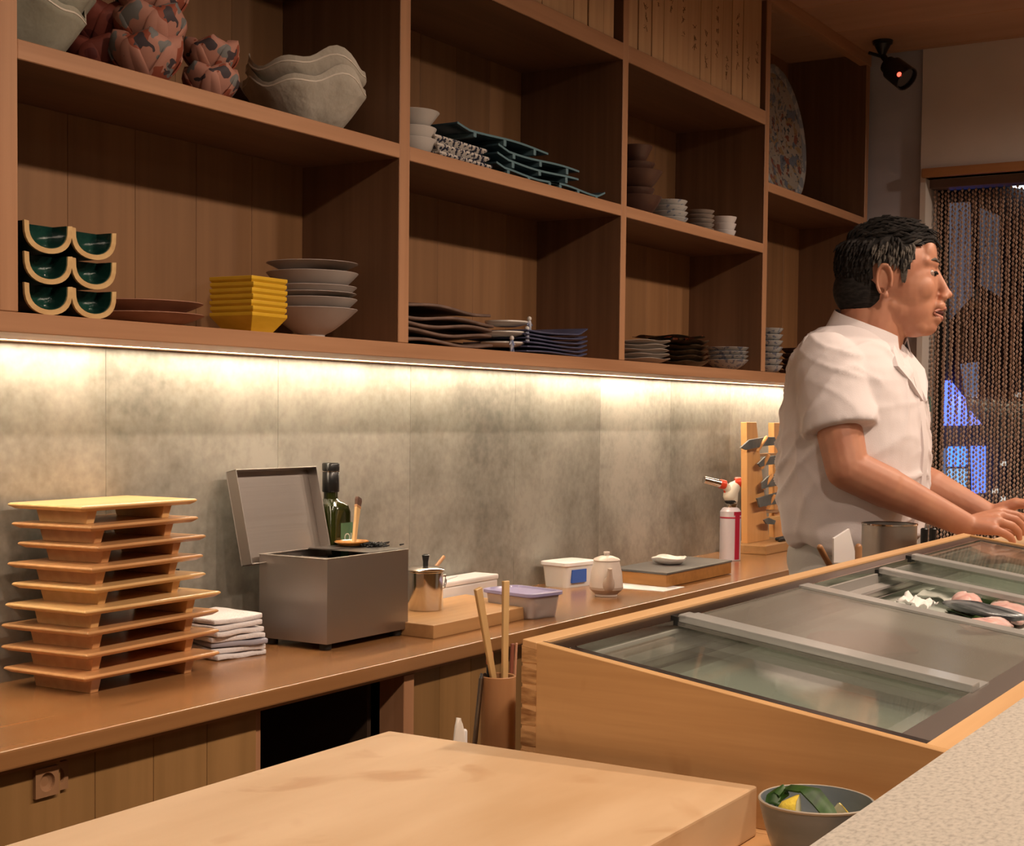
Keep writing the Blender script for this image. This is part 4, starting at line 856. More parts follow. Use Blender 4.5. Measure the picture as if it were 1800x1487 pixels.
# brows, eyes, lips
bw=MB()
for s in (-1,1): bw.cap(H(.1050,.014*s,.029),H(.0985,.033*s,.033),.0034,.0030,8).cap(H(.0985,.033*s,.033),H(.087,.047*s,.029),.0030,.0014,8)
o=obj('eyebrow',bw,m_hairg,ck,smooth=60); o.matrix_basis=ck_inv
for s in (-1,1):
    e=obj('eye',MB().ell(H(.0868,.031*s,.0035),(.0118,.0115,.0105)),mat('eye_white',(.30,.20,.16),.3),ck,smooth=60); e.matrix_basis=ck_inv
    obj('iris',MB().ell(H(.0985,.029*s,.0020),(.0042,.0042,.0042)),mat('dark_iris',(.01,.006,.005),.1),e,smooth=60)
    obj('eyelid_line',MB().cap(H(.1045,.020*s,.004),H(.1010,.029*s,.0060),.0024,.0030,8).cap(H(.1010,.029*s,.0060),H(.0890,.041*s,.0030),.0030,.0016,8),m_hair,e,smooth=60)
lp=MB().cap(H(.1215,0,-.0655),H(.117,-.010,-.0665),.0042,.0042,10).cap(H(.117,-.010,-.0665),H(.101,-.026,-.0735),.0040,.0022,10).cap(H(.117,.010,-.0665),H(.101,.026,-.0735),.0040,.0022,10).cap(H(.1215,0,-.0655),H(.117,.010,-.0665),.0042,.0042,10)
lp.cap(H(.1135,-.008,-.0865),H(.1135,.008,-.0865),.0056,.0056,10).cap(H(.1135,-.008,-.0865),H(.100,-.025,-.0775),.0054,.0022,10).cap(H(.1135,.008,-.0865),H(.100,.025,-.0775),.0054,.0022,10)
l__=obj('lips',lp,mat('lip_skin',(.46,.19,.14),.45),ck,smooth=60); l__.matrix_basis=ck_inv
obj('mouth_gap',MB().cap(H(.1155,-.006,-.0755),H(.1155,.006,-.0755),.0042,.0042,8).cap(H(.1155,-.006,-.0755),H(.103,-.025,-.0748),.004,.002,8),mat('mouth_dark',(.08,.02,.02),.5),l__,smooth=60)
# jacket
jm=MB(); rings=[]
for z,dy,a,c in ((1.035,.006,.165,.118),(1.06,.006,.178,.132),(1.12,.004,.188,.143),(1.18,.002,.193,.146),(1.24,.0,.197,.145),(1.30,.0,.200,.139),(1.35,.0,.203,.131),(1.40,.004,.200,.120),(1.435,.012,.175,.102),(1.462,.016,.135,.088),(1.480,.018,.096,.074),(1.492,.020,.070,.058)):
    rings.append([(bx_+a*math.copysign(abs(cos(t))**.82,cos(t)),by_+dy+c*math.copysign(abs(sin(t))**.88,sin(t)),z) for t in [2*PI*k/40 for k in range(40)]])
jm.loft(rings)
def sleeve(S,E,r0,r1,fr):
    e=S.lerp(E,fr); jm.cap(S+Vector((0,0,.0)),S.lerp(E,.3),r0,r0*1.02,20)
    d=(E-S).normalized(); x=d.cross(Vector((0,1,0))).normalized(); y=x.cross(d); rg=[]
    for k in range(6):
        u=k/5; p=S.lerp(e,u); r=r0+(r1-r0)*u; rg.append([tuple(p+x*r*1.0*cos(t)+y*r*1.12*sin(t)) for t in [2*PI*j/24 for j in range(24)]])
    jm.loft(rg)
sleeve(SR+Vector((.008,0,-.004)),ER,.064,.067,.64); sleeve(SLf+Vector((-.008,0,-.004)),ELf,.064,.067,.64)
def folds(co,n):
    # soft broad drape, sharper diagonal creases round the armpit, elbow and waist
    p=co*6.; a=noise.noise(Vector((p.x,p.y,p.z*.5)))*.006
    def crease(dx,dy,dz,k,amp,off):
        v=co.x*dx+co.y*dy+co.z*dz; q=noise.noise(Vector((co.x*5+off,co.y*5,co.z*5)))
        t=sin(v*k+q*5.5); m_=max(0,noise.noise(Vector((co.x*7-off,co.y*7,co.z*7+off)))+.25)
        return amp*m_*(1-abs(t))**2*2
    a+=crease(.3,.8,1,46,.0050,1.3)+crease(-.2,-.6,1,38,.0042,4.1)+crease(1,.7,.15,40,.0040,7.7)
    a+=noise.noise(co*30)*.0010
    lowz=max(0,min(1,(1.16-co.z)/.1)); a+=lowz*.006*sin(co.x*48+co.y*40+noise.noise(co*5)*4)
    return a
js=remeshed(jm,.0055,4,.5,folds); js.transform(ck_inv); jk=meshobj('jacket',js,m_shirt,ck)
# collar: folded band round the neck, open at the front
cl=MB()
nk=H(-.030,0,-.165); 
N_=30; rg=[]
for k in range(N_+1):
    t=R(-152+304*k/N_)   # measured from the nape
    ax=Vector((sin(t),cos(t),0)) # cos->+Y = back
    f_=abs(t)/R(152)
    top=Vector((nk.x,nk.y+.004,0))+ax*(.066+.006*f_)+Vector((0,0,1.530-.062*f_**1.5))
    if f_>.75: top+=Vector((0,-.010*(f_-.75)*4,0))
    out=Vector((nk.x,nk.y+.004,0))+ax*(.083+.012*f_)+Vector((0,0,1.497-.070*f_**1.4-(.012 if f_>.85 else 0)))
    inn=Vector((nk.x,nk.y+.004,0))+ax*(.064+.006*f_)+Vector((0,0,1.485-.050*f_**1.5))
    th=ax*.0022
    rg.append([tuple(inn),tuple(top),tuple(top+th+Vector((0,0,.001))),tuple(out+th),tuple(out),tuple(top+th*.3-Vector((0,0,.004))),tuple(inn+th*.3)])
cl.loft(rg)
o=obj('collar',cl,m_shirt,jk,smooth=50)
o.matrix_basis=ck_inv
# lapel flaps below the collar tips and the buttoned edge
def yfront(z,dx):
    best=None
    import bisect
    zs=[(1.035,.165,.118,.006),(1.12,.188,.143,.004),(1.24,.197,.145,0),(1.35,.203,.131,0),(1.40,.200,.120,.004),(1.435,.175,.102,.012),(1.462,.135,.088,.016),(1.48,.096,.074,.018)]
    for p,q in zip(zs,zs[1:]):
        if p[0]<=z<=q[0]:
            u=(z-p[0])/(q[0]-p[0]); a=p[1]+(q[1]-p[1])*u; c=p[2]+(q[2]-p[2])*u; dy=p[3]+(q[3]-p[3])*u
            s_=min(1,abs(dx)/a); return by_+dy-c*((1-(s_**(1/.82)) ** 2)**.5)**.88-.004
    return by_-.12
for s,lb in ((-1,1),(1,1)):
    pts=[(0.014*s,1.462),(.062*s,1.440),(.094*s,1.405),(.060*s,1.375),(.012*s,1.335)]
    rgs=[[(bx_+x,yfront(z,x)-o_,z) for x,z in pts] for o_ in (-.004,.0095)]
    f=obj('lapel',MB().loft(rgs),m_shirt,jk,bevel=.001); f.matrix_basis=ck_inv
pk=MB(); rg=[]
for k in range(16):
    z=1.05+(1.40-1.05)*k/15; rg.append([(bx_-.004+dx,yfront(z,dx)+oy-.0015,z) for dx,oy in ((-.016,.006),(-.016,-.001),(.016,-.001),(.016,.006))])
o=obj('button_edge',pk.loft(rg),m_shirt,jk,smooth=50); o.matrix_basis=ck_inv
sw=MB(); sw.bar((bx_+.060,yfront(1.33,.06)-.004,1.345),(bx_+.066,yfront(1.32,.07)-.004,1.315),.0025,.003)
sw.bar((bx_+.058,yfront(1.34,.06)-.004,1.345),(bx_+.070,yfront(1.34,.07)-.004,1.342),.0025,.003)
o=obj('embroidery',sw,mat('green_thread',(.05,.12,.10),.7),jk); o.matrix_basis=ck_inv
# trousers with apron waist, shoes
tm=MB()
for z,a,c in ((1.045,.150,.112),(1.0,.165,.125),(.92,.172,.130)): tm.ell((bx_,by_+.012,z),(a,c,.09),None,20,12)
for s in (-1,1): tm.cap((bx_+.085*s,by_+.015,.92),(bx_+.095*s,by_+.02,.13),.104,.070,16)
me_=remeshed(tm,.012,3,.5,lambda c,n:noise.noise(c*9)*.006); me_.transform(ck_inv); meshobj('trousers',me_,m_pants,ck)
for s in (-1,1): 
    o=obj('shoe',MB().cap((bx_+.105*s,by_+.045,.055),(bx_+.105*s,by_-.13,.045),.050,.042,14).box((bx_+.105*s-.045,by_-.16,.0),(bx_+.105*s+.045,by_+.09,.02)),M_BLACK,ck,smooth=50); o.matrix_basis=ck_inv
# rice in the hands
rc=MB(); rr_=random.Random(3); cR=Q(1806,919,3.03)
for k in range(160):
    d=Vector((rr_.gauss(0,1),rr_.gauss(0,1),rr_.gauss(0,1))).normalized(); p=cR+Vector((d.x*.022,d.y*.016,d.z*.013)); e=Vector((rr_.uniform(-1,1),rr_.uniform(-1,1),rr_.uniform(-1,1))).normalized()*.0022
    rc.cap(p-e,p+e,.0018,.0018,6)
rc.ell(cR,(.022,.016,.013))
o=obj('rice_ball',rc,mat('cooked_rice',(.75,.70,.60),.5,sub=.2),smooth=60); tag(o,'small white ball of rice held between the cook\'s fingers','rice')
# ------------------------------------------------------------------ things on the shelves
Z0=1.4424; Z1=1.8404; Z2=2.2504; Z4=2.0354
def place(o,loc,rz=0): o.location=loc; o.rotation_euler=(0,0,rz); return o
# green half-round troughs
m_gext=mat('black_glaze',(.006,.007,.006),.3); m_tan=mat('tan_clay_rim',(.50,.31,.13),.6,col2=(.60,.40,.18),scale=(60,60,60)); m_green=mat('deep_green_glaze',(.004,.022,.018),.14,col2=(.010,.050,.036),scale=(25,25,25),coat=.6,bump=.6,bscale=38)
def U(w,h,n=16,flat=.45,z0=0):
    pts=[]
    for k in range(n+1):
        t=PI*k/n; x=-w/2*cos(t); z=z0+h-h*abs(sin(t))**.62
        pts.append((x,z))
    return pts
w_,h_,t_,dp=.090,.0452,.0078,.11
for i in range(3):
    for j in range(2):
        g=thing('green_trough','green glazed half-round dish with tan rim, '+['bottom','middle','top'][i]+' of the '+['left','right'][j]+' column','dish',(1.543+.0955*j,1.774+.006*j,Z0+.0462*i),0,'green glazed half-round dishes')
        if i or j:
            src=first
            for ch in src.children: c=ch.copy(); COL.objects.link(c); c.parent=g
            continue
        first=g
        out=U(w_,h_); inn=U(w_-2*t_,h_-t_,z0=t_)
        def ring(y,o_,i_): return [(x,y,z) for x,z in o_]+[(x,y,z) for x,z in i_[::-1]]
        obj('shell',MB().loft([ring(.001,out,inn),ring(dp,out,inn)]).loft([[(x,dp-.005,z) for x,z in out],[(x,dp,z) for x,z in out]]),m_gext,g,smooth=40)
        obj('rim',MB().loft([ring(-.003,U(w_+.002,h_+.0008),U(w_-2*t_,h_-t_,z0=t_)),ring(.0012,U(w_+.002,h_+.0008),U(w_-2*t_,h_-t_,z0=t_))]),m_tan,g,smooth=40)
        i2=U(w_-2*t_+.001,h_-t_+.0005,z0=t_-.0005); i3=U(w_-2*t_-.003,h_-t_-.0015,z0=t_+.0015)
        obj('glazed_inside',MB().loft([ring(-.001,i2,i3),ring(dp-.005,i2,i3)]).loft([[(x,.030,z) for x,z in i2],[(x,.034,z) for x,z in i2]]),m_green,g,smooth=40)
# round stacks
def stack(specs,x,y,z0,group,cat,name,where,m_default=None,part=False):
    """specs: list from the bottom of (rim height above z0, dict(r,h,foot,curve,wave,mat,label))"""
    n=len(specs)
    for i,(zr,d) in enumerate(specs):
        fn=None
        if d.get('wave'): 
            k,a,b=d['wave']; H=d['h']; ph=random.uniform(0,6); fn=lambda t,r,z,k=k,a=a,b=b,H=H,ph=ph:(r*(1+a*sin(k*t+ph)*(z/H)),z+b*sin(k*t+ph+1)*(z/H)**2)
        mb=MB().lathe(bowlprof(d['r'],d['h'],d['foot'],d.get('fh',.004),d.get('t',.003),d.get('curve',.6)),40,fn=fn)
        o=obj(name,mb,d.get('mat',m_default),smooth=45); o.location=(x+random.uniform(-.001,.001),y,z0+zr-d['h'])
        o.rotation_euler=(0,0,random.uniform(0,6))
        tag(o,(d.get('label') or where)+(', '+pos(i,n)+' of its stack' if n>1 else ''),cat,group)
# two pink brown plates
m_pb=mat('pinkish_brown_clay',(.34,.17,.11),.55,col2=(.40,.21,.14),scale=(30,30,30))
px_,pr2=sil(150,357,1.885)
stack([(.022,dict(r=pr2,h=.0215,foot=.055,curve=.75,t=.004)),(.042,dict(r=pr2*.985,h=.0215,foot=.055,curve=.75,t=.004))],px_,1.885,Z0,'pinkish brown plates','plate','clay_plate','shallow pinkish brown plate beside the green dishes',m_pb)
# yellow square dishes
m_yel=mat('yellow_glaze',(.60,.34,.015),.35,col2=(.70,.42,.03),scale=(15,15,50),coat=.2)
for i in range(7):
    H=.037; s0,s1=.030,.0505; th=.003
    qd=lambda s,z:[(-s,-s,z),(s,-s,z),(s,s,z),(-s,s,z)]
    sc=1-.012*(i%2)
    o=obj('square_dish',MB().loft([qd(s0,0),qd(s0*1.02,.002),qd(s1*.985*sc,H-.007),qd(s1*sc,H-.0062),qd(s1*sc,H),qd((s1-th)*sc,H),qd(s0,.005)]),m_yel,bevel=.0012)
    o.location=(2.074,1.8455,Z0+.0108*i+(0 if i==0 else .0004)); o.rotation_euler=(0,0,R(2+[0,1,-1.5,1,-.5,1.5,-1][i])); tag(o,'yellow square dish with slanting sides, '+pos(i,7)+' of the yellow stack','dish','yellow square dishes')
# grey plates and bowls
gx,gr=sil(467,628,1.875)
m_gry=mat('grey_white_glaze',(.42,.36,.33),.4,col2=(.47,.41,.375),scale=(12,12,12))
gb=dict(mat=m_gry)
stack([(.060,dict(r=gr,h=.0595,foot=.026,fh=.010,curve=.80,label='deep pale grey footed bowl')),(.080,dict(r=gr*.985,h=.040,foot=.034,curve=.62,label='pale grey bowl with curved side')),
 (.091,dict(r=gr*.975,h=.022,foot=.04,curve=.8,label='thin pale grey plate')),(.104,dict(r=gr*.97,h=.034,foot=.036,curve=.62,label='pale grey shallow bowl')),
 (.131,dict(r=gr,h=.045,foot=.034,curve=.62,label='rounder pale grey bowl')),(.150,dict(r=gr,h=.026,foot=.04,fh=.003,curve=1.0,label='wide flat pale grey plate'))],gx,1.875,Z0,'pale grey plates and bowls right of the yellow dishes','plate','grey_plate','',m_gry)
# bay one, upper shelf: wavy bowls and petal cups
m_wav=mat('rough_pale_clay',(.36,.32,.26),.75,col2=(.48,.43,.36),scale=(14,14,14),bump=.5,bscale=60)
m_wavr=mat('pale_rim',(.62,.55,.46),.6)
def wavybowl(x,y,z,rx,ry,h,ph,label,group,m,cat='bowl'):
    t=thing('wavy_bowl',label,cat,(x,y,z),0,group)
    f=lambda a,r,zz:(r*(1+.05*sin(4*a+ph)*(zz/h)+.03*sin(7*a+ph)*(zz/h)),zz+(.012*sin(3*a+ph)+.006*sin(7*a+2*ph))*(zz/h)**2)
    pr=bowlprof(1,h,.42,.004,.045,.72)
    mb=MB(); rings=[]
    for r,zz in pr:
        rings.append([( (f(2*PI*k/56,r,zz)[0])*rx*cos(2*PI*k/56), f(2*PI*k/56,r,zz)[0]*ry*sin(2*PI*k/56), f(2*PI*k/56,r,zz)[1]) for k in range(56)])
    mb.loft(rings); obj('bowl',mb,m,t,smooth=60)
    rings=[]
    for r,zz in ((.99,h-.0005),(1.006,h),(1.0,h+.003),(.96,h+.0035),(.955,h)):
        rings.append([( f(2*PI*k/56,r,h)[0]*rx*cos(2*PI*k/56), f(2*PI*k/56,r,h)[0]*ry*sin(2*PI*k/56), f(2*PI*k/56,r,h)[1]+zz-h) for k in range(56)])
    obj('rim',MB().loft(rings,loop=True),m_wavr,t,smooth=60)
    return t
ox,orr=sil(424,642,1.90)
g_='two big wavy oval clay bowls'
wavybowl(ox,1.90,Z1,orr,.118,.092,.6,'lower of the two large wavy pale clay bowls nested on the middle shelf',g_,m_wav)
wavybowl(ox+.003,1.90,Z1+.034,orr,.118,.092,1.15,'upper of the two large wavy pale clay bowls nested on the middle shelf',g_,m_wav)
m_wg=mat('greenish_clay',(.27,.26,.20),.6,col2=(.36,.34,.27),scale=(10,10,10),bump=.3,bscale=60)
wx,wr=sil(-70,140,1.90)
for i in range(3): wavybowl(wx+.012*i,1.90+.004*i,Z1+.038*i,.108+.008*i,.105,.080,2.2+.8*i,'grey green wavy bowl in the top left corner, '+pos(i,3)+' of three','grey green wavy bowls in the top left corner',m_wg)
m_pet=pattern('painted_petal',(.42,.20,.15),[((.27,.07,.04),16,.50),((.17,.165,.16),21,.585),((.06,.045,.05),30,.66)],rough=.62,spec=.25)
m_petd=pattern('dark_red_petal',(.20,.05,.035),[((.13,.03,.025),20,.45)],kind='voronoi',rough=.6,spec=.25)
def petalcup(x,y,z,s,rz,label,m=None,tilt=0):
    t=thing('petal_cup',label,'cup',(x,y,z),rz,'petal shaped painted cups'); m=m or m_pet; t.rotation_euler=(tilt,0,rz)
    for k in range(5):
        a=2*PI*k/5; M=Matrix.Rotation(a,4,'Z')
        def f(u,v,off=0,s=s):
            th=(u-.5)*2.2; ph=v
            wd=.037*(sin(PI*(.14+.62*v))**.7)*(1 if v<.72 else max(.03,(1-v)/.28)**.5)
            rr=.018+.037*sin(PI*min(1,v)*.60)-off
            return (s*(rr*1.0-abs(u-.5)**2*.060),s*(u-.5)*2*wd*1.12,s*(.002+.074*v))
        vs=[];n=8;q=8
        for o_ in (0,.0045):
            for j in range(q+1):
                for i in range(n+1): p=f(i/n,j/q,o_); vs.append(p)
        W=(n+1); B=W*(q+1); fs=[]
        for j in range(q):
            for i in range(n):
                a_=j*W+i; fs.append((a_,a_+1,a_+W+1,a_+W)); fs.append((B+a_,B+a_+W,B+a_+W+1,B+a_+1))
        for i in range(n): fs.append((i,B+i,B+i+1,i+1)); e=q*W+i; fs.append((e,e+1,B+e+1,B+e))
        for j in range(q): e=j*W; fs.append((e,e+W,B+e+W,B+e)); e=j*W+n; fs.append((e,B+e,B+e+W,e+W))
        obj('petal',MB().add(vs,fs,M),m,t,smooth=60)
    obj('base',MB().lathe([(.016*s,0),(.022*s,.001),(.024*s,.006),(.012*s,.006)],20),m,t,smooth=40)
    return t
pxA,_=sil(195,322,1.83); pxB,_=sil(328,420,1.84); pxC,_=sil(160,235,1.90)
PC=1.12
petalcup(pxA,1.832,Z1,PC,.3,'painted red petal cup at the bottom of the left stack on the middle shelf')
petalcup(pxA+.012,1.836,Z1+.050,PC,1.0,'painted red petal cup in the middle of the left stack on the middle shelf')
petalcup(pxA+.018,1.838,Z1+.100,PC,.1,'painted red petal cup at the top of the left stack on the middle shelf')
petalcup(pxB,1.846,Z1,.92,.75,'lower painted petal cup of the right pair on the middle shelf')
petalcup(pxB+.002,1.848,Z1+.046,.92,.2,'upper painted petal cup of the right pair on the middle shelf')
petalcup(pxC,1.93,Z1,1.15,.5,'dark red petal cup at the back between clay bowls and painted cups',m_petd)
petalcup(pxC,1.93,Z1+.06,1.15,1.1,'upper dark red petal cup behind the painted cups',m_petd)
# bay two, lower shelf
m_brn=mat('dark_brown_clay',(.10,.06,.045),.5,col2=(.17,.105,.08),scale=(20,20,60))
for i in range(5):
    ph=i*1.3; f=lambda u,v,i=i,ph=ph:(u*.345,v*.19,.010+.0045*sin(u*7+ph)+.003*sin(v*5+ph)+(.004*(1-u) if i==4 else 0))
    o=obj('wavy_plate',MB().sheet(18,8,f,.0065),m_brn,bevel=.0015,seg=1,smooth=50); o.location=(2.474+.004*(i%2),1.782+.003*((i*2)%3),Z0+.0015+.0176*i+(.004 if i==4 else 0)); tag(o,'dark brown wavy rectangular plate, '+pos(i,5)+' of its stack','plate','dark brown wavy plates')
m_por=mat('blue_white_porcelain',(.60,.56,.52),.25); m_blu=mat('cobalt_figure',(.10,.13,.24),.35,col2=(.45,.45,.50),scale=(90,90,60),detail=1)
fx,fr=sil(845,922,1.845)
for i in range(3):
    zt=.024+.025*i
    o=thing('footed_plate','small white rimmed plate on porcelain figure feet, '+pos(i,3)+' of three','plate',(fx+.008*i,1.848,Z0+.0),0,'plates on porcelain figure feet')
    obj('plate',MB().lathe([(fr*.5,zt-.010),(fr*.9,zt-.005),(fr,zt),(fr*.99,zt+.003),(fr*.85,zt-.001),(.004,zt-.006)],36),m_por,o,smooth=45)
    aa=[R(-125),R(-75),R(-48)][i]; q=Vector((cos(aa),sin(aa),0))*(fr+.004)
    zf=.025*i
    mb=MB().cap(q+Vector((-.004,-.001,zf+.003)),q+Vector((-.002,0,zf+.014)),.0030,.0035,8).cap(q+Vector((.005,-.001,zf+.003)),q+Vector((.002,0,zf+.014)),.0030,.0035,8).cap(q+Vector((0,0,zf+.014)),q+Vector((0,0,zf+.026)),.0055,.005,10)
    mb.cap(q+Vector((-.004,0,zf+.025)),q+Vector((-.011,-.001,zf+.019)),.0022,.002,6).cap(q+Vector((.004,0,zf+.025)),q+Vector((.011,-.001,zf+.019)),.0022,.002,6)
    fg=obj('figure',mb,m_blu,o,smooth=60); obj('head',MB().ell(q+Vector((0,0,zf+.034)),(.0055,.0055,.006)),m_por,fg,smooth=60)
m_ind=mat('indigo_glaze',(.045,.05,.10),.35,col2=(.08,.085,.15),scale=(25,25,25))
for i in range(6):
    f=lambda u,v,i=i:((u)*.295,v*.18,.0072+.0022*sin(u*5+i*.6)+(.016*max(0,u-.86)/.14 if i==5 else .007*max(0,u-.88)/.12))
    o=obj('indigo_plate',MB().sheet(18,6,f,.0038),m_ind,bevel=.001,seg=1,smooth=50); o.location=(2.972+.003*(i%2),1.786,Z0+.0005+.0098*i); tag(o,'dark blue wavy rectangular plate, '+pos(i,6)+' of its stack','plate','dark blue wavy plates')
# bay two, middle shelf
x_,r_=sil(664,764,1.83)
stack([(.040,dict(r=r_*.9,h=.0395,foot=.024,curve=.5)),(.064,dict(r=r_*.9,h=.040,foot=.024,curve=.5)),(.098,dict(r=r_,h=.045,foot=.022,curve=.75))],2.532+r_*0+.058,1.85,Z1,'white bowls behind the upright','bowl','white_bowl','cream white bowl beside the blue patterned dishes',mat('cream_glaze',(.52,.47,.43),.35))
m_bp=pattern('blue_white_glaze',(.55,.50,.45),[((.03,.035,.06),110,.53)],rough=.3)
for i in range(3):
    f=lambda u,v:(u*.205,v*.13,.018)
    H=.0175
    qd=lambda s,z:[(.02*s,.012*s,z),(.215-.02*s,.012*s,z),(.215-.02*s,.13-.012*s,z),(.02*s,.13-.012*s,z)]
    o=obj('patterned_dish',MB().loft([qd(1,0),qd(0,H*.75),qd(0,H),qd(.25,H),qd(1,.004)]),m_bp,bevel=.0015); o.location=(2.612-.004*i,1.790+.004*i,Z1+.0175*i); o.rotation_euler=(0,0,R(1)); tag(o,'blue and white patterned rectangular dish, '+pos(i,3)+' of its stack','dish','blue and white rectangular dishes')
m_teal=mat('dark_teal_glaze',(.012,.03,.042),.3,col2=(.03,.055,.07),scale=(20,20,20)); m_tedge=mat('pale_teal_edge',(.10,.18,.21),.4)
TL=[(3.075,3.355,.0,'lowest dark teal lattice tray, nearest the right upright'),(2.835,3.12,.0005,'dark teal lattice tray at the bottom left of the teal pile'),(2.838,3.215,.0225,'second dark teal lattice tray of the pile'),(2.842,3.218,.044,'third dark teal lattice tray of the pile'),(2.675,3.065,.0665,'topmost dark teal lattice tray with an upturned end')]
for i,(xa,xb,zz,lbl) in enumerate(TL):
    L=xb-xa; t=thing('lattice_tray',lbl,'tray',(xa,1.790,Z1+zz+.0004),0,'dark teal lattice trays')
    ff=lambda u,v,L=L,i=i:(u*L,v*.15,.0165+.003*sin(u*6+i)+(.012*max(0,(u-.86)/.14) if i==0 else .008*max(0,(.12-u)/.12)))
    obj('slab',MB().sheet(16,4,ff,.0045),m_teal,t,bevel=.0008,seg=1,smooth=50)
    obj('front_edge',MB().sheet(16,1,lambda u,v:(ff(u,0)[0],-.0022+v*.0022,ff(u,0)[2]+.0004),.0046),m_tedge,t,smooth=50)
    for u in (.18,.50,.84):
        if i>1 and u==.18: pass
        obj('rib',MB().box((u*L-.0055,-.0026,0),(u*L+.0055,.148,.0125+.002)),m_tedge,t,bevel=.001,seg=1)
# bay three, lower shelf
m_wp=mat('off_white_glaze',(.45,.40,.36),.45)
x_,r_=sil(1070,1176,1.875)
stack([(.016+.0125*i,dict(r=r_*(1-.02*(i%2)),h=.0155+(.0 if i else .0),foot=.05,curve=.8,wave=(5,.02,.0015))) for i in range(5)],x_,1.875,Z0,'off-white wavy plates','plate','wavy_plate','off-white wavy plate on the bottom shelf',m_wp)
x_,r_=sil(1152,1243,1.875)
m_bo=pattern('black_orange_glaze',(.015,.013,.010),[((.35,.09,.03),46,.60),((.16,.12,.06),30,.62)],rough=.25)
m_bk=mat('black_brown_glaze',(.045,.03,.018),.3,col2=(.11,.075,.045),scale=(60,60,40))
stack([(.018+.0155*i,dict(r=r_*(.98 if i<4 else 1.0),h=.018,foot=.05,curve=.7,wave=(6,.03,.002))) for i in range(5)],x_,1.875,Z0,'black and brown wavy plates','plate','dark_plate','black and brown wavy plate',m_bk)
x2_,r2_=sil(1110,1235,1.885)
stack([(.088,dict(r=r2_,h=.010,foot=.06,curve=.8,wave=(6,.03,.002),label='black plate with orange leaf pattern lying across two stacks'))],x2_,1.885,Z0,'plate with orange leaves','plate','leaf_plate','',m_bo)
x_,r_=sil(1238,1314,1.86)
m_bw=pattern('grey_blue_painted',(.42,.41,.40),[((.16,.18,.24),70,.56)],rough=.3)
stack([(.034,dict(r=r_,h=.0335,foot=.028,curve=.7)),(.047,dict(r=r_*.99,h=.030,foot=.028,curve=.7)),(.060,dict(r=r_*.99,h=.030,foot=.028,curve=.7)),(.073,dict(r=r_*1.0,h=.030,foot=.028,curve=.7))],x_,1.86,Z0,'blue and white painted bowls','bowl','painted_bowl','blue and white painted bowl on the bottom shelf',m_bw)
# bay three, middle shelf
m_bb=mat('dark_brown_bowl',(.075,.035,.025),.35,col2=(.10,.05,.035),scale=(12,12,12))
x_,r_=sil(1064,1158,1.87)
stack([(.062,dict(r=r_,h=.0615,foot=.024,curve=.55,label='large dark brown bowl')),(.085,dict(r=r_*.72,h=.045,foot=.022,curve=.55,label='small dark brown bowl')),(.132,dict(r=r_,h=.058,foot=.022,curve=.55,label='large dark brown bowl')),(.155,dict(r=r_*.72,h=.045,foot=.022,curve=.6,label='small dark brown bowl')),(.202,dict(r=r_*.62,h=.052,foot=.022,curve=.9,label='narrow dark brown bowl'))],x_,1.87,Z1,'dark brown bowls','bowl','brown_bowl','',m_bb)
x_,r_=sil(1136,1204,1.86)
m_fl=pattern('flower_glaze',(.50,.48,.46),[((.22,.25,.32),60,.62)],rough=.3)
stack([(.026+.0165*i,dict(r=r_*(1-.015*i),h=.0255,foot=.03,curve=.6)) for i in range(4)],x_,1.86,Z1,'blue flowered bowls','bowl','flowered_bowl','pale bowl with blue flowers',m_fl)
x_,r_=sil(1199,1250,1.86)
stack([(.020+.0135*i,dict(r=r_*(1-.01*(i%2)),h=.0195,foot=.024,curve=.65)) for i in range(5)],x_,1.86,Z1,'brown grey bowls','bowl','grey_bowl','brownish grey bowl',mat('brown_grey_glaze',(.26,.21,.18),.4,col2=(.36,.30,.26),scale=(30,30,120)))
x_,r_=sil(1243,1289,1.86)
stack([(.034+.021*i,dict(r=r_*(1-.02*(2-i)),h=.0335,foot=.020,curve=.5)) for i in range(3)],x_,1.86,Z1,'small white bowls','bowl','white_cup','small white bowl on the middle shelf',mat('white_porcelain',(.66,.60,.58),.3))
# bay four
x_,r_=sil(1322,1374,1.845)
stack([(.026+.0205*i,dict(r=r_*(1-.02*(i%2)),h=.0255,foot=.026,curve=.6)) for i in range(7)],x_,1.845,Z0,'blue and white striped bowls','bowl','striped_bowl','grey blue and white bowl beside the right upright',m_bw)
x_,r_=sil(1366,1440,1.88)
for i in range(5):
    o=obj('dark_dish',MB().lathe(bowlprof(r_,.022,.05,.003,.0035,.8),32),mat('dark_brown_dish',(.09,.055,.04),.4),smooth=45); place(o,(x_+.006*i,1.88,Z0+.0008+.0195*i)); tag(o,'dark brown dish behind the cook\'s shoulder, '+pos(i,5)+' of its stack','dish','dark brown dishes behind the shoulder')
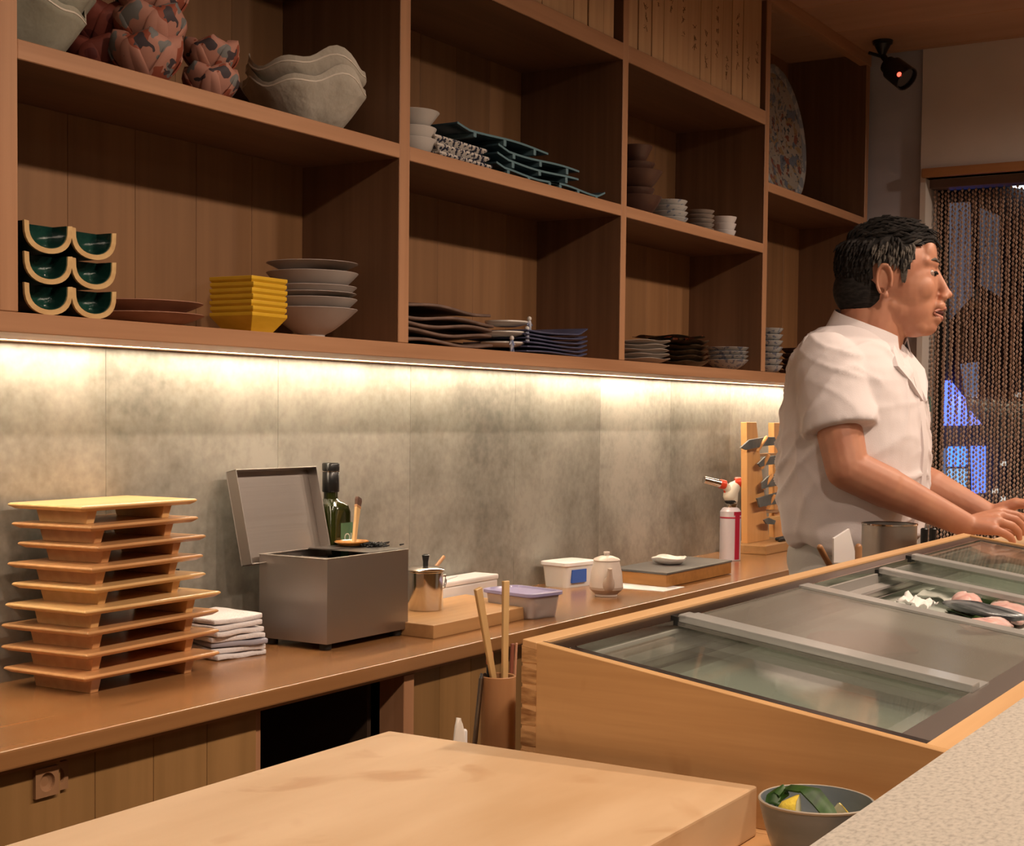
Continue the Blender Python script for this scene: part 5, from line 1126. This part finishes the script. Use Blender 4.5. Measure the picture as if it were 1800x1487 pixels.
# large painted platter leaning in the bay
m_plt=pattern('imari_platter',(.33,.28,.23),[((.13,.15,.19),16,.55),((.22,.07,.045),24,.59),((.30,.20,.10),34,.60),((.06,.07,.09),60,.62)],rough=.3)
plR=.24
pl=thing('painted_platter','large round platter painted in red, blue and gold leaning in the right bay','platter',(4.83,1.955,Z4+.0)); 
Mp=Matrix.Translation((0,0,plR*.985))@Matrix.Rotation(R(-6),4,'X')@Matrix.Rotation(PI/2,4,'X')
obj('dish',MB().lathe([(.10,-.028),(.12,-.030),(.13,-.022),(plR,-.002),(plR+.001,.002),(plR-.004,.003),(.135,-.014),(.11,-.020),(.001,-.020)],64,Mp,fn=lambda t,r,z:(r*(1+(.008*cos(16*t) if r>.2 else 0)),z)),m_plt,pl,smooth=40)
obj('rim_band',MB().lathe([(plR-.030,-.0005),(plR-.004,.0042),(plR-.002,.0034),(plR-.030,-.0022)],64,Mp,ring=True),pattern('rim_blue',(.22,.24,.27),[((.42,.40,.38),30,.52)],rough=.3),pl,smooth=40)
tag(obj('plate_stand',MB().bar((4.74,1.94,Z4+.006),(4.74,2.05,Z4+.006),.012,.012).bar((4.92,1.94,Z4+.006),(4.92,2.05,Z4+.006),.012,.012).bar((4.74,1.99,Z4+.012),(4.78,2.02,Z4+.24),.012,.010).bar((4.92,1.99,Z4+.012),(4.88,2.02,Z4+.24),.012,.010),W_CUP,bevel=.001),'dark wooden stand holding the painted platter','stand')
pl.location=(4.85,1.905,Z4)
# boxes standing on the top shelf
E3=[3.436,3.503,3.578,3.652,3.737,3.811,3.893,3.971,4.052,4.119,4.199,4.276,4.345]
E2=[2.700,2.776,2.852,2.928,3.004,3.084,3.157,3.231,3.309,3.365]
m_ink=mat('faded_ink',(.16,.075,.03),.8)
def boxes(E,row):
    n=len(E)-1
    for i in range(n):
        g1=.0035 if i in (0,2,6) else .0012
        t=thing('wooden_box','upright pale wooden box on the top shelf, '+('leftmost' if i==0 else 'rightmost' if i==n-1 else ORD[i]+' from the left')+' in the '+row+' row','box',(E[i],1.772+random.uniform(0,.004),Z2),0,'upright wooden boxes, '+row+' row')
        wd=E[i+1]-E[i]
        obj('body',MB().box((g1,.004,.0),(wd-g1,.24,.37)),W_BOX,t)
        o=obj('front_slat',MB().box((g1,0,.003),(wd-g1,.004,.368)),W_BOX,t,bevel=.0008,seg=1)
        if row=='right' and i not in (0,):
            mb=MB(); rr=random.Random(i*7+1); zc=rr.uniform(.05,.16)
            for k in range(rr.randint(3,6)):
                for s in range(4):
                    cx=wd*.5+rr.uniform(-.008,.008); cz=zc+rr.uniform(-.008,.008); a=rr.uniform(0,PI); L=rr.uniform(.004,.009)
                    mb.bar((cx-L*cos(a),-.0002,cz-L*sin(a)),(cx+L*cos(a),-.0002,cz+L*sin(a)),.0006,.0018,up=(0,1,.01)) 
                zc+=rr.uniform(.022,.035)
            obj('ink_marks',mb,m_ink,o)
boxes(E3,'right'); boxes(E2,'left')
